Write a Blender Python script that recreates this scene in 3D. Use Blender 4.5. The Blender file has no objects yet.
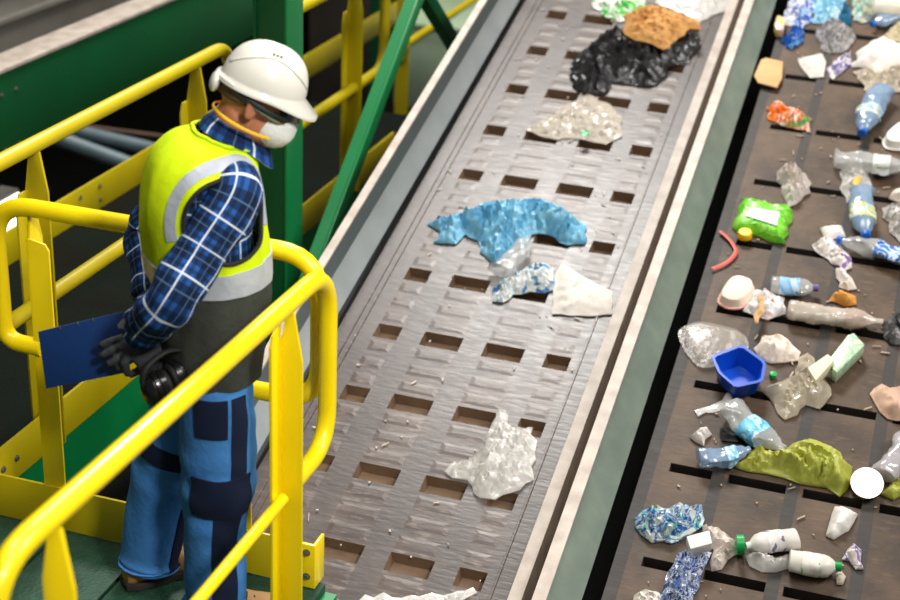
import bpy, bmesh, math, random
from mathutils import Vector as V, Matrix, noise
from mathutils.geometry import delaunay_2d_cdt
PI = math.pi
scene = bpy.context.scene
COL = scene.collection
rnd = random.Random(7)

# ------------------------------------------------------------------ camera
FPX = 1512.0
PITCH, ROLL, YAW, INC = 0.418615, 0.0470206, 0.298634, 0.295396
CAM = V((0, 0, 2.7))
fw = V((-math.sin(YAW) * math.cos(PITCH), math.cos(YAW) * math.cos(PITCH), -math.sin(PITCH)))
r0 = V((math.cos(YAW), math.sin(YAW), 0)); u0 = r0.cross(fw)
cr, sr = math.cos(ROLL), math.sin(ROLL)
cr_, cu_ = cr * r0 + sr * u0, -sr * r0 + cr * u0


def ray(x, y): return fw + cr_ * ((x - 450) / FPX) + cu_ * ((300 - y) / FPX)


def hit(x, y, p, n):
    d = ray(x, y); n = V(n); p = V(p)
    return CAM + d * ((p - CAM).dot(n) / d.dot(n))


cam = bpy.data.cameras.new('camera'); co = bpy.data.objects.new('camera', cam); COL.objects.link(co)
mx = Matrix((( cr_.x, cu_.x, -fw.x, CAM.x), (cr_.y, cu_.y, -fw.y, CAM.y), (cr_.z, cu_.z, -fw.z, CAM.z), (0, 0, 0, 1)))
co.matrix_world = mx
cam.sensor_width = 36; cam.lens = FPX / 900 * 36
cam.dof.use_dof = True; cam.dof.focus_distance = 4.75; cam.dof.aperture_fstop = 2.2
scene.camera = co

# belt frame: x across, s up the slope, h off the surface
BO = V((0, 5.257, 0.161))
ES = V((0, math.cos(INC), math.sin(INC))); EN = V((0, -math.sin(INC), math.cos(INC)))


def Bp(x, s, h=0): return V((x, 0, 0)) + BO + ES * s + EN * h


def bxs(px, py, h=0):
    q = hit(px, py, BO + EN * h, EN)
    return q.x, (q - BO).dot(ES)


# ------------------------------------------------------------------ materials
def lin(c):
    return tuple(((v / 255) / 12.92 if v / 255 <= .04045 else ((v / 255 + .055) / 1.055) ** 2.4) for v in c) + (1,)


class NT:
    def __init__(s, name):
        s.m = bpy.data.materials.new(name); s.m.use_nodes = True
        s.t = s.m.node_tree; s.b = s.t.nodes['Principled BSDF']; s.out = s.t.nodes['Material Output']

    def n(s, typ, **kw):
        nd = s.t.nodes.new(typ)
        for k, v in kw.items(): setattr(nd, k, v)
        return nd

    def l(s, a, b): s.t.links.new(a, b)

    def val(s, sock, v): sock.default_value = v


def mat(name, c, rough=.5, metal=0, c2=None, scale=8, amt=.5, bump=0, bscale=60, spec=.5, coat=0, alpha=1, trans=0, detail=4, sub=0):
    k = NT(name); b = k.b
    b.inputs['Base Color'].default_value = lin(c)
    b.inputs['Roughness'].default_value = rough; b.inputs['Metallic'].default_value = metal
    b.inputs['Specular IOR Level'].default_value = spec; b.inputs['Coat Weight'].default_value = coat
    if trans: b.inputs['Transmission Weight'].default_value = trans
    tc = k.n('ShaderNodeTexCoord')
    if c2 is not None:
        no = k.n('ShaderNodeTexNoise'); no.inputs['Scale'].default_value = scale; no.inputs['Detail'].default_value = detail
        k.l(tc.outputs['Object'], no.inputs['Vector'])
        rp = k.n('ShaderNodeValToRGB'); k.l(no.outputs['Fac'], rp.inputs['Fac'])
        rp.color_ramp.elements[0].position = .5 - amt / 2; rp.color_ramp.elements[1].position = .5 + amt / 2
        rp.color_ramp.elements[0].color = lin(c); rp.color_ramp.elements[1].color = lin(c2)
        k.l(rp.outputs['Color'], b.inputs['Base Color'])
    if bump:
        n2 = k.n('ShaderNodeTexNoise'); n2.inputs['Scale'].default_value = bscale; n2.inputs['Detail'].default_value = 3
        k.l(tc.outputs['Object'], n2.inputs['Vector'])
        bp = k.n('ShaderNodeBump'); bp.inputs['Strength'].default_value = bump; bp.inputs['Distance'].default_value = .01
        k.l(n2.outputs['Fac'], bp.inputs['Height']); k.l(bp.outputs['Normal'], b.inputs['Normal'])
    if alpha < 1:
        tr = k.n('ShaderNodeBsdfTransparent'); mi = k.n('ShaderNodeMixShader'); mi.inputs[0].default_value = alpha
        k.l(tr.outputs[0], mi.inputs[1]); k.l(b.outputs[0], mi.inputs[2]); k.l(mi.outputs[0], k.out.inputs['Surface'])
    return k.m


def multi(name, cols, scale=25, rough=.35, alpha=1, stretch=(1, 1, 1), bump=.4):
    """printed or mottled wrapper: irregular patches of several colours"""
    k = NT(name); b = k.b; b.inputs['Roughness'].default_value = rough
    tc = k.n('ShaderNodeTexCoord'); mp = k.n('ShaderNodeMapping'); mp.inputs['Scale'].default_value = stretch
    k.l(tc.outputs['Object'], mp.inputs['Vector'])
    no = k.n('ShaderNodeTexNoise'); no.inputs['Scale'].default_value = scale; no.inputs['Detail'].default_value = 2.5
    no.inputs['Distortion'].default_value = .8
    k.l(mp.outputs[0], no.inputs['Vector'])
    rp = k.n('ShaderNodeValToRGB'); rp.color_ramp.interpolation = 'CONSTANT'
    el = rp.color_ramp.elements
    n = len(cols)
    el[0].position = 0; el[0].color = lin(cols[0]); el[1].position = .36 + .28 / n; el[1].color = lin(cols[1 % n])
    for i in range(2, n):
        e = el.new(.36 + .28 * i / n); e.color = lin(cols[i])
    k.l(no.outputs['Fac'], rp.inputs['Fac']); k.l(rp.outputs['Color'], b.inputs['Base Color'])
    if bump:
        bp = k.n('ShaderNodeBump'); bp.inputs['Strength'].default_value = bump; bp.inputs['Distance'].default_value = .006
        k.l(no.outputs['Fac'], bp.inputs['Height']); k.l(bp.outputs['Normal'], b.inputs['Normal'])
    if alpha < 1:
        tr = k.n('ShaderNodeBsdfTransparent'); mi = k.n('ShaderNodeMixShader'); mi.inputs[0].default_value = alpha
        k.l(tr.outputs[0], mi.inputs[1]); k.l(b.outputs[0], mi.inputs[2]); k.l(mi.outputs[0], k.out.inputs['Surface'])
    return k.m


def plaid(name):
    k = NT(name); k.b.inputs['Roughness'].default_value = .85; k.b.inputs['Specular IOR Level'].default_value = .2
    uv = k.n('ShaderNodeUVMap'); sp = k.n('ShaderNodeSeparateXYZ'); k.l(uv.outputs[0], sp.inputs[0])

    def stripe(sock, per, off, w):
        a = k.n('ShaderNodeMath', operation='ADD'); a.inputs[1].default_value = off + 50 * per; k.l(sock, a.inputs[0])
        m = k.n('ShaderNodeMath', operation='MODULO'); m.inputs[1].default_value = per; k.l(a.outputs[0], m.inputs[0])
        t = k.n('ShaderNodeMath', operation='LESS_THAN'); t.inputs[1].default_value = w; k.l(m.outputs[0], t.inputs[0])
        return t.outputs[0]
    cur = None

    def mixc(fac, c, w=1.0):
        nonlocal cur
        mi = k.n('ShaderNodeMix', data_type='RGBA')
        g = k.n('ShaderNodeMath', operation='MULTIPLY'); g.inputs[1].default_value = w; k.l(fac, g.inputs[0])
        k.l(g.outputs[0], mi.inputs[0])
        if cur is None: mi.inputs[6].default_value = lin((32, 80, 146))
        else: k.l(cur, mi.inputs[6])
        mi.inputs[7].default_value = lin(c); cur = mi.outputs[2]
    for i in (0, 1):
        s = sp.outputs[i]
        mixc(stripe(s, .086, 0, .036), (8, 16, 34), .72)
        mixc(stripe(s, .086, -.048, .010), (12, 24, 50), .6)
    for i in (0, 1):
        s = sp.outputs[i]
        mixc(stripe(s, .086, -.066, .0045), (225, 232, 240), .85)
        mixc(stripe(s, .086, -.016, .0028), (120, 160, 205), .3)
    k.l(cur, k.b.inputs['Base Color'])
    return k.m


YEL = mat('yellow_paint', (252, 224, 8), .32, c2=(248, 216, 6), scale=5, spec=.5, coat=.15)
YELD = mat('shaded_yellow_paint', (206, 186, 14), .42, c2=(190, 170, 12), scale=4)  # same yellow paint, darkened: the weaker light there is put into the colour
GRN = mat('green_paint', (2, 84, 44), .42, c2=(4, 74, 38), scale=2.5)
GRNL = mat('bright_green_paint', (8, 132, 70), .4, c2=(6, 122, 64), scale=3)
FLANGE = mat('worn_pale_flange', (196, 184, 172), .5, c2=(172, 158, 146), scale=14, amt=.3)
STEEL = mat('bolt_steel', (150, 150, 148), .35, metal=.8)
WALLG = mat('conveyor_grey_steel', (160, 166, 166), .38, c2=(146, 153, 154), scale=6, amt=.4, spec=.5)
WALLD = mat('conveyor_shaded_steel', (96, 108, 108), .45, c2=(86, 98, 98), scale=6)  # darker copy of the grey steel: shade on the upright face painted in
WALLGG = mat('conveyor_green_grey_steel', (128, 140, 128), .45, c2=(110, 124, 113), scale=9, amt=.4)
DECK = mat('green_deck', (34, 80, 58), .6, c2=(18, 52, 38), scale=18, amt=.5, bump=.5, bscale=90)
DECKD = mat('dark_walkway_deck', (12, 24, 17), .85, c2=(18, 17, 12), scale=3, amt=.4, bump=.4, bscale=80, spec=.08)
DARKFLOOR = mat('dark_hall_floor', (34, 34, 32), .7, c2=(22, 22, 21), scale=1.5)
DARKWALL = mat('dark_hall_wall', (44, 42, 38), .8, c2=(28, 27, 25), scale=1.2)
DUCT = mat('grey_duct_metal', (140, 136, 128), .5, c2=(96, 92, 84), scale=1.6, amt=.5)
PIPE = mat('blue_grey_pipe', (110, 130, 138), .45, c2=(84, 102, 108), scale=5)
RUST = mat('brown_rusty_steel', (96, 70, 50), .7, c2=(70, 52, 40), scale=5)
PANEL = mat('grey_green_panel', (168, 190, 160), .5, c2=(150, 172, 146), scale=3)
BLK = mat('black_plastic', (18, 18, 20), .4)
RUB = mat('black_rubber', (14, 14, 15), .7)
VOID = mat('shade_dark_steel', (22, 26, 20), .8)  # near-black: shade in the gaps and under the belts put into the colour


def beltmat(name, c, c2, c3, rough, scuff):
    """worn rubber: broad tone changes, streaks across and small pale scuffs"""
    k = NT(name); b = k.b; b.inputs['Specular IOR Level'].default_value = .5
    tc = k.n('ShaderNodeTexCoord')
    n1 = k.n('ShaderNodeTexNoise'); n1.inputs['Scale'].default_value = 4; n1.inputs['Detail'].default_value = 6; n1.inputs['Roughness'].default_value = .65
    k.l(tc.outputs['Object'], n1.inputs['Vector'])
    rp = k.n('ShaderNodeValToRGB'); rp.color_ramp.elements[0].position = .38; rp.color_ramp.elements[1].position = .64
    rp.color_ramp.elements[0].color = lin(c); rp.color_ramp.elements[1].color = lin(c2)
    k.l(n1.outputs['Fac'], rp.inputs['Fac'])
    mp = k.n('ShaderNodeMapping'); mp.inputs['Scale'].default_value = (9, 38, 38); k.l(tc.outputs['Object'], mp.inputs['Vector'])
    n2 = k.n('ShaderNodeTexNoise'); n2.inputs['Scale'].default_value = 1.6; n2.inputs['Detail'].default_value = 5; k.l(mp.outputs[0], n2.inputs['Vector'])
    r2 = k.n('ShaderNodeValToRGB'); r2.color_ramp.elements[0].position = .56; r2.color_ramp.elements[1].position = .78
    r2.color_ramp.elements[0].color = (0, 0, 0, 1); r2.color_ramp.elements[1].color = (scuff, scuff, scuff, 1)
    k.l(n2.outputs['Fac'], r2.inputs['Fac'])
    mi = k.n('ShaderNodeMix', data_type='RGBA'); k.l(r2.outputs['Color'], mi.inputs[0]); k.l(rp.outputs['Color'], mi.inputs[6]); mi.inputs[7].default_value = lin(c3)
    k.l(mi.outputs[2], b.inputs['Base Color'])
    mr = k.n('ShaderNodeMapRange'); mr.inputs[3].default_value = rough - .1; mr.inputs[4].default_value = rough + .14
    k.l(n2.outputs['Fac'], mr.inputs[0]); k.l(mr.outputs[0], b.inputs['Roughness'])
    bp = k.n('ShaderNodeBump'); bp.inputs['Strength'].default_value = .2; bp.inputs['Distance'].default_value = .006
    k.l(n2.outputs['Fac'], bp.inputs['Height']); k.l(bp.outputs['Normal'], b.inputs['Normal'])
    return k.m


BELT1 = beltmat('worn_brown_grey_belt', (64, 52, 48), (86, 73, 66), (158, 142, 130), .38, .6)
BELT1S = beltmat('smooth_grey_belt_band', (64, 55, 53), (80, 70, 66), (124, 111, 103), .37, .25)
BELT1P = beltmat('belt_pocket_floor', (104, 82, 62), (124, 100, 78), (150, 124, 98), .7, .4)
BELT2 = beltmat('worn_brown_belt', (54, 39, 25), (88, 67, 47), (124, 99, 72), .58, .5)
BELT2S = beltmat('dark_grey_belt_band', (44, 38, 34), (52, 46, 41), (68, 60, 52), .62, .3)

# ------------------------------------------------------------------ object helpers
ORG = {}


def tag(o, label=None, cat=None, group=None, kind=None):
    if label: o['label'] = label
    if cat: o['category'] = cat
    if group: o['group'] = group
    if kind: o['kind'] = kind
    return o


def empty(name, loc, label=None, cat=None, group=None):
    o = bpy.data.objects.new(name, None); COL.objects.link(o); o.location = loc; o.empty_display_size = .1
    ORG[o] = V(loc)
    return tag(o, label, cat, group)


def build(name, bm, mats, parent=None, smooth=35, label=None, cat=None, group=None, kind=None, origin=None):
    """bm in world coordinates -> one mesh object; smooth = sharp angle in degrees, 0 for flat"""
    if not isinstance(mats, (list, tuple)): mats = [mats]
    me = bpy.data.meshes.new(name)
    if origin is None:
        xs = [v.co for v in bm.verts]
        lo = V((min(v.x for v in xs), min(v.y for v in xs), min(v.z for v in xs)))
        hi = V((max(v.x for v in xs), max(v.y for v in xs), max(v.z for v in xs)))
        origin = V(((lo.x + hi.x) / 2, (lo.y + hi.y) / 2, lo.z))
    if parent is not None:
        loc = origin - ORG[parent]
    else:
        loc = origin
    bmesh.ops.translate(bm, verts=bm.verts, vec=-origin)
    bmesh.ops.recalc_face_normals(bm, faces=bm.faces) if smooth != -1 else None
    bm.to_mesh(me); bm.free()
    for m in mats: me.materials.append(m)
    if smooth > 0:
        me.polygons.foreach_set('use_smooth', [True] * len(me.polygons))
        if smooth < 180: me.set_sharp_from_angle(angle=math.radians(smooth))
    o = bpy.data.objects.new(name, me); COL.objects.link(o)
    o.location = loc
    if parent is not None: o.parent = parent
    ORG[o] = V(origin)
    return tag(o, label, cat, group, kind)


def B(): return bmesh.new()


def box(bm, c0, c1, bev=0, mi=0):
    x0, y0, z0 = c0; x1, y1, z1 = c1
    vs = [bm.verts.new(p) for p in ((x0, y0, z0), (x1, y0, z0), (x1, y1, z0), (x0, y1, z0), (x0, y0, z1), (x1, y0, z1), (x1, y1, z1), (x0, y1, z1))]
    fs = [bm.faces.new([vs[i] for i in f]) for f in ((3, 2, 1, 0), (4, 5, 6, 7), (0, 1, 5, 4), (1, 2, 6, 5), (2, 3, 7, 6), (3, 0, 4, 7))]
    for f in fs: f.material_index = mi
    if bev:
        es = list({e for f in fs for e in f.edges})
        bmesh.ops.bevel(bm, geom=es, offset=bev, segments=2, affect='EDGES', profile=.5)


def prism(bm, pts, vec, bev=0):
    """planar outline extruded by vec"""
    vec = V(vec)
    a = [bm.verts.new(p) for p in pts]; b = [bm.verts.new(V(p) + vec) for p in pts]
    n = len(pts); fs = [bm.faces.new(a[::-1]), bm.faces.new(b)]
    for i in range(n): fs.append(bm.faces.new((a[i], a[(i + 1) % n], b[(i + 1) % n], b[i])))
    if bev:
        es = list({e for f in fs for e in f.edges})
        bmesh.ops.bevel(bm, geom=es, offset=bev, segments=2, affect='EDGES', profile=.5)


def frames(pts):
    t = []
    n = len(pts)
    for i in range(n):
        d = (pts[min(i + 1, n - 1)] - pts[max(i - 1, 0)]); t.append(d.normalized())
    up = V((0, 0, 1)) if abs(t[0].z) < .9 else V((1, 0, 0))
    x = t[0].cross(up).normalized(); out = []
    for i in range(n):
        if i:
            x = (x - t[i] * x.dot(t[i])).normalized()
        out.append((x, t[i].cross(x).normalized(), t[i]))
    return out


def tube(bm, pts, r, seg=14, cap=True, uv=None, fn=None, mi=0):
    """sweep; r a number or a list; fn(i,theta)->radius factor"""
    pts = [V(p) for p in pts]; fr = frames(pts); rings = []
    for i, p in enumerate(pts):
        rr = r[i] if isinstance(r, list) else r
        ra, rb = rr if isinstance(rr, tuple) else (rr, rr)
        x, y, t = fr[i]; ring = []
        for k in range(seg):
            a = 2 * PI * k / seg; f = fn(i, a) if fn else 1
            ring.append(bm.verts.new(p + x * (math.cos(a) * ra * f) + y * (math.sin(a) * rb * f)))
        rings.append(ring)
    lay = bm.loops.layers.uv.verify() if uv else None
    L = 0
    for i in range(len(pts) - 1):
        dl = (pts[i + 1] - pts[i]).length
        for k in range(seg):
            f = bm.faces.new((rings[i][k], rings[i][(k + 1) % seg], rings[i + 1][(k + 1) % seg], rings[i + 1][k])); f.material_index = mi
            if uv:
                c = uv / seg
                for lp, (uu, vv) in zip(f.loops, ((k * c, L), ((k + 1) * c, L), ((k + 1) * c, L + dl), (k * c, L + dl))): lp[lay].uv = (uu, vv)
        L += dl
    if cap:
        bm.faces.new(rings[0][::-1]).material_index = mi; bm.faces.new(rings[-1]).material_index = mi
    return rings


def fillet(pts, rad, n=7):
    pts = [V(p) for p in pts]; out = [pts[0]]
    for i in range(1, len(pts) - 1):
        a, b, c = pts[i - 1], pts[i], pts[i + 1]
        d1 = (a - b); d2 = (c - b); R = min(rad, d1.length * .48, d2.length * .48)
        p, q = b + d1.normalized() * R, b + d2.normalized() * R
        for k in range(n + 1):
            t = k / n
            out.append(p * (1 - t) ** 2 + b * 2 * t * (1 - t) + q * t * t)
    out.append(pts[-1]); return out


def spline(pts, n=8):
    """Catmull-Rom through tuples of any length"""
    P = [tuple(p) for p in pts]; out = []
    for i in range(len(P) - 1):
        p0, p1, p2, p3 = P[max(i - 1, 0)], P[i], P[i + 1], P[min(i + 2, len(P) - 1)]
        for k in range(n):
            t = k / n
            out.append(tuple(.5 * (2 * b + (c - a) * t + (2 * a - 5 * b + 4 * c - d) * t * t + (3 * b - a - 3 * c + d) * t ** 3) for a, b, c, d in zip(p0, p1, p2, p3)))
    out.append(P[-1]); return out


def ellipsoid(bm, c, ax, rad, seg=20, rings=12, mi=0):
    """ax = three axis vectors"""
    c = V(c); vs = []
    for i in range(rings + 1):
        ph = PI * i / rings
        vs.append([c + ax[0] * (rad[0] * math.sin(ph) * math.cos(2 * PI * k / seg)) + ax[1] * (rad[1] * math.sin(ph) * math.sin(2 * PI * k / seg)) + ax[2] * (rad[2] * math.cos(ph)) for k in range(seg)])
    top, bot = bm.verts.new(c + ax[2] * rad[2]), bm.verts.new(c - ax[2] * rad[2])
    R = [[bm.verts.new(p) for p in ring] for ring in vs[1:-1]]
    for k in range(seg):
        bm.faces.new((top, R[0][k], R[0][(k + 1) % seg])).material_index = mi
        bm.faces.new((bot, R[-1][(k + 1) % seg], R[-1][k])).material_index = mi
    for i in range(len(R) - 1):
        for k in range(seg):
            bm.faces.new((R[i][k], R[i + 1][k], R[i + 1][(k + 1) % seg], R[i][(k + 1) % seg])).material_index = mi


def remesh(bm, voxel, smooth=3, fac=.5):
    """union everything in bm into one continuous skin"""
    bmesh.ops.recalc_face_normals(bm, faces=bm.faces)
    me = bpy.data.meshes.new('tmp'); bm.to_mesh(me); bm.free()
    o = bpy.data.objects.new('tmp', me); COL.objects.link(o)
    m = o.modifiers.new('r', 'REMESH'); m.mode = 'VOXEL'; m.voxel_size = voxel
    s = o.modifiers.new('s', 'SMOOTH'); s.iterations = smooth; s.factor = fac
    dg = bpy.context.evaluated_depsgraph_get(); dg.update()
    ev = o.evaluated_get(dg); m2 = bpy.data.meshes.new_from_object(ev)
    out = B(); out.from_mesh(m2)
    bpy.data.objects.remove(o); bpy.data.meshes.remove(me); bpy.data.meshes.remove(m2)
    return out


def bolt(c, n, r, parent, name='bolt'):
    bm = B(); n = V(n).normalized(); c = V(c)
    tube(bm, [c - n * .002, c + n * .002], r * 1.5, 14)
    tube(bm, [c + n * .002, c + n * .008], r, 6)
    return build(name, bm, STEEL, parent)


# ================================================================== SETTING
def struct(name, bm, m, smooth=35): return build(name, bm, m, None, smooth, kind='structure')


bm = B(); box(bm, (-10.2, -1.5, -1.75), (4.5, 17.2, -1.6)); struct('floor', bm, DARKFLOOR, 0)
bm = B(); box(bm, (-10.2, 17.0, -1.6), (4.5, 17.2, 6.0)); struct('wall_back', bm, DARKWALL, 0)
bm = B(); box(bm, (-10.2, -1.5, -1.6), (-10.0, 17.0, 6.0)); struct('wall_left', bm, DARKWALL, 0)

# sorting platform deck and its edge channel
YR, XR = 3.592, -1.443           # back rail line, front rail line
plat = empty('work_platform', (-2.06, 2.6, -.2), 'green platform deck of boards that the worker in the yellow vest stands on', 'platform')
x = -2.66; i = 0
while x < -1.5:
    bm = B(); w = min(.295, -1.435 - x); box(bm, (x, 1.2, -.03), (x + w - .006, 3.612, 0), .003); build('deck_board', bm, DECK, plat); x += .301
bm = B(); box(bm, (-2.66, 1.2, -.24), (-1.43, 1.26, -.03)); box(bm, (-2.66, 3.55, -.24), (-1.43, 3.61, -.03)); box(bm, (-1.50, 1.26, -.24), (-1.43, 3.55, -.03)); build('edge_channel', bm, GRNL, plat)
for px in (-2.62, -1.56):
    for py in (1.3, 3.0): bm = B(); box(bm, (px, py, -1.6), (px + .06, py + .06, -.05)); build('support_leg', bm, GRN, plat)

# walkway beyond
XG = -2.695
wk = empty('walkway', (-3.3, 5.6, -.25), 'dark green walkway deck behind the yellow rail left of the worker', 'walkway')
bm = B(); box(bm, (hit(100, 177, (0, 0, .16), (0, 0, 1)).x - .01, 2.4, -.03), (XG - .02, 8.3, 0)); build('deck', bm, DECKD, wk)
bm = B(); box(bm, (XG - .02, 2.4, -.30), (XG + .012, 8.3, -.003)); build('edge_channel', bm, GRNL, wk)
for py in (2.6, 5.2, 8.1):
    for px in (-3.0, -3.7): bm = B(); box(bm, (px, py, -1.6), (px + .1, py + .1, -.03)); build('support_leg', bm, GRN, wk)


# ------------------------------------------------------------------ guard rails
def spade(o, along, z0, z1, w, sh, t, neck=.02, one=0):
    """flat post of width w (along vector) rising to a pointed spade under the rail; one: which side keeps straight"""
    a = V(along).normalized(); o = V(o); up = V((0, 0, 1))
    pts = [(-w / 2, z0), (w / 2, z0), (w / 2, z1 - sh), (neck / 2 + .008, z1), (-neck / 2 - .008, z1), (-w / 2, z1 - sh)]
    bm = B(); nrm = a.cross(up).normalized() * t
    prism(bm, [V((o.x, o.y, 0)) + a * p + up * q - nrm / 2 for p, q in pts], nrm, .0015)
    return bm


RT = .0275
# back rail (behind the worker, across)
zt, zl = 1.09, .635
gb = empty('guard_rail', (-2.0, YR, 0), 'yellow guard rail behind the worker, with toe board along the platform edge', 'railing')
bm = B()
tube(bm, fillet([(-2.40, YR, zl), (-2.532, YR, zl), (-2.532, YR, zt), (-1.487, YR, zt), (-1.487, YR, zl), (-1.74, YR, zl)], .13), RT, 16)
build('top_rail', bm, YEL, gb)
for xp in (-2.385, -1.74):
    bm = B(); w = .075
    pts = [(-w / 2, 0), (w / 2, 0), (w / 2, zt - .125), (w / 2 - .012, zt - .105), (-w / 2 + .01, zt - .095), (-w / 2, zt - .095)]
    prism(bm, [(xp + a, YR - .012, b) for a, b in pts], (0, .008, 0), .0015)
    pts = [(0, 0), (.07, 0), (.07, zt - .11), (.045, zt - .02), (.01, zt - .02), (0, zt - .12)]
    prism(bm, [(xp - w / 2, YR - .004 + a, b) for a, b in pts], (.008, 0, 0), .0015)
    build('post', bm, YEL, gb)
bm = B(); box(bm, (-2.66, YR - .022, .004), (-1.572, YR - .012, .158), .002); tb = build('toe_board', bm, YELD, gb)
for z in (.055, .115): bolt((-2.60, YR - .022, z), (0, -1, 0), .007, tb)
bm = B(); box(bm, (-1.57, YR - .026, .004), (-1.486, YR - .014, .158), .002); box(bm, (-1.496, YR - .014, .004), (-1.486, YR + .05, .158), .002); tb = build('end_plate', bm, YEL, gb)
for z in (.045, .13): bolt((-1.512, YR - .026, z), (0, -1, 0), .008, tb)

# front rail (between camera and worker, running to the camera)
zt = 1.085; zl = .535; yp = 3.262
gf = empty('guard_rail', (XR, 2.8, 0), 'bright yellow guard rail in front of the worker, nearest the camera', 'railing')
bm = B()
tube(bm, fillet([(XR, yp + .02, zl), (XR, 3.545, zl), (XR, 3.545, zt), (XR, 1.93, zt + .022), (XR, 1.93, zl), (XR, 2.12, zl)], .15, 9), .0265, 18)
build('top_rail', bm, YEL, gf)
bm = B(); tube(bm, [(XR + .002, yp - .03, zl - .01), (XR + .002, 2.1, zl - .01)], .017, 12); build('knee_rail', bm, YEL, gf)
bm = B(); w = .068          # the far post: an L section, one leg cut short with a rounded shoulder
pts = [(-w / 2, 0), (w / 2, 0), (w / 2, zt - .155), (w / 2 - .018, zt - .055), (w / 2 - .024, zt - .015), (w / 2 - .046, zt - .015), (-w / 2 + .004, zt - .14), (-w / 2, zt - .15)]
prism(bm, [(XR + .010 + a, yp, b) for a, b in pts], (0, .009, 0), .0015)
pts = [(0, 0), (0, zt - .05), (-.02, zt - .053), (-.048, zt - .07), (-.060, zt - .10), (-.060, 0)]
prism(bm, [(XR + .010 - w / 2, yp + a, b) for a, b in pts], (.009, 0, 0), .0015)
build('post', bm, YEL, gf)
bm = B(); yn = 2.15
pts = [(-.031, 0), (.031, 0), (.031, zt - .15), (.012, zt - .01), (-.012, zt - .01), (-.031, zt - .13)]
prism(bm, [(XR + a * .93, yn + a * .2, b) for a, b in pts], (.005, .008, 0), .0015)
build('post', bm, YEL, gf)

# walkway rail at the left
zt, zl = 1.10, .55
gg = empty('guard_rail', (XG, 5.4, 0), 'shaded yellow guard rail along the walkway left of the worker', 'railing')
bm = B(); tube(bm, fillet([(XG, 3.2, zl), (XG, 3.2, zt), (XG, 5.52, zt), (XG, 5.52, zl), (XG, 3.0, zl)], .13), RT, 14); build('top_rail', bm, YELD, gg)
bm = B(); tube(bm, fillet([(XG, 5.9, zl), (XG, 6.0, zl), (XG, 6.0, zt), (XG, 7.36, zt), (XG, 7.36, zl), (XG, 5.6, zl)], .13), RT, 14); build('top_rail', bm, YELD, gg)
for yy in (4.07, 5.22, 6.93):
    bm = B(); w = .085
    pts = [(-w / 2, 0), (w / 2, 0), (w / 2, zt - .16), (.02, zt - .02), (-.02, zt - .02), (-w / 2, zt - .16)]
    prism(bm, [(XG + a, yy - .006, b) for a, b in pts], (0, .01, 0), .0015)
    pts = [(0, 0), (.07, 0), (.07, zt - .20), (.05, zt - .16), (0, zt - .16)]
    prism(bm, [(XG - w / 2, yy - a, b) for a, b in pts], (.008, 0, 0), .0015)
    build('post', bm, YELD, gg)
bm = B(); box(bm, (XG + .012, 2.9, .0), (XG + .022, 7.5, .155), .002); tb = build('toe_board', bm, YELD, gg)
for yy in (3.72, 3.80): bolt((XG + .022, yy, .075), (1, 0, 0), .008, tb)

# far side toe board of the walkway
XF = hit(100, 177, (0, 0, .16), (0, 0, 1)).x
bm = B(); box(bm, (XF - .01, 2.4, .0), (XF, 12, .16), .002)
ft = build('toe_board', bm, YELD, None, label='long flat yellow kick plate with bolts, along the far side of the walkway', cat='kick plate')
for yy in (5.98, 6.16):
    for z in (.045, .115): bolt((XF, yy, z), (1, 0, 0), .009, ft)

# further rail by the conveyor in the background
YH = 8.9
gh = empty('guard_rail', (-2.72, YH, -.2), 'blurred yellow rail post and handrail far back, behind the green braces', 'railing')
p0 = hit(403, 44, (0, YH, 0), (0, 1, 0))
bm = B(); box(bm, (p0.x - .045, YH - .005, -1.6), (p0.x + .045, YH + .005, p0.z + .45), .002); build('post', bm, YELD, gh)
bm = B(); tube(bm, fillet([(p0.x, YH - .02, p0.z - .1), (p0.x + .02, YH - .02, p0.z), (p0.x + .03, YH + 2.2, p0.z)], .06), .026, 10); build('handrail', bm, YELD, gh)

# ------------------------------------------------------------------ green steelwork
bm = B(); XB = -4.05
zt_ = hit(0, 72.7, (XB, 0, 0), (1, 0, 0)).z; zb_ = hit(0, 164, (XB, 0, 0), (1, 0, 0)).z - .02
gbm = empty('steel_beam', (XB, 7.5, zb_), 'big dark green steel beam with pale top flange, upper left behind the handrail', 'beam')
bm = B(); box(bm, (XB - .10, 3.6, zb_), (XB, 11.5, zt_ - .004), .003); build('web', bm, GRN, gbm)
bm = B(); box(bm, (XB - .16, 3.6, zt_ - .004), (XB + .012, 11.5, zt_ + .016), .003); build('top_flange', bm, FLANGE, gbm)
for yy in (5.88, 6.0):
    for z in (zb_ + .07, zb_ + .34): bolt((XB, yy, z), (1, 0, 0), .008, gbm)
for yy in (4.2, 11.0): bm = B(); box(bm, (XB - .1, yy, -1.6), (XB, yy + .12, zb_)); build('support_leg', bm, GRN, gbm)

bm = B(); cx1 = -2.40; cy = 5.43
cw = cx1 - hit(255, 240, (0, cy, 0), (0, 1, 0)).x
gcol = empty('steel_column', (cx1 - cw / 2, cy + .08, -1.6), 'green steel column rising behind the helmet of the worker', 'column')
box(bm, (cx1 - cw, cy + .012, -1.6), (cx1 - .012, cy + .15, 2.6), .003); build('web', bm, GRN, gcol)
bm = B(); box(bm, (cx1 - .012, cy, -1.6), (cx1, cy + .165, 2.6), .002); build('flange', bm, GRNL, gcol)
bm = B(); box(bm, (cx1 - cw, cy, -1.6), (cx1 - cw + .012, cy + .165, 2.6), .002); build('flange', bm, GRN, gcol)
bm = B(); box(bm, (cx1 - cw - .02, cy - .02, -1.6), (cx1 + .02, cy + .185, -1.58)); build('base_plate', bm, GRN, gcol)


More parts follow.
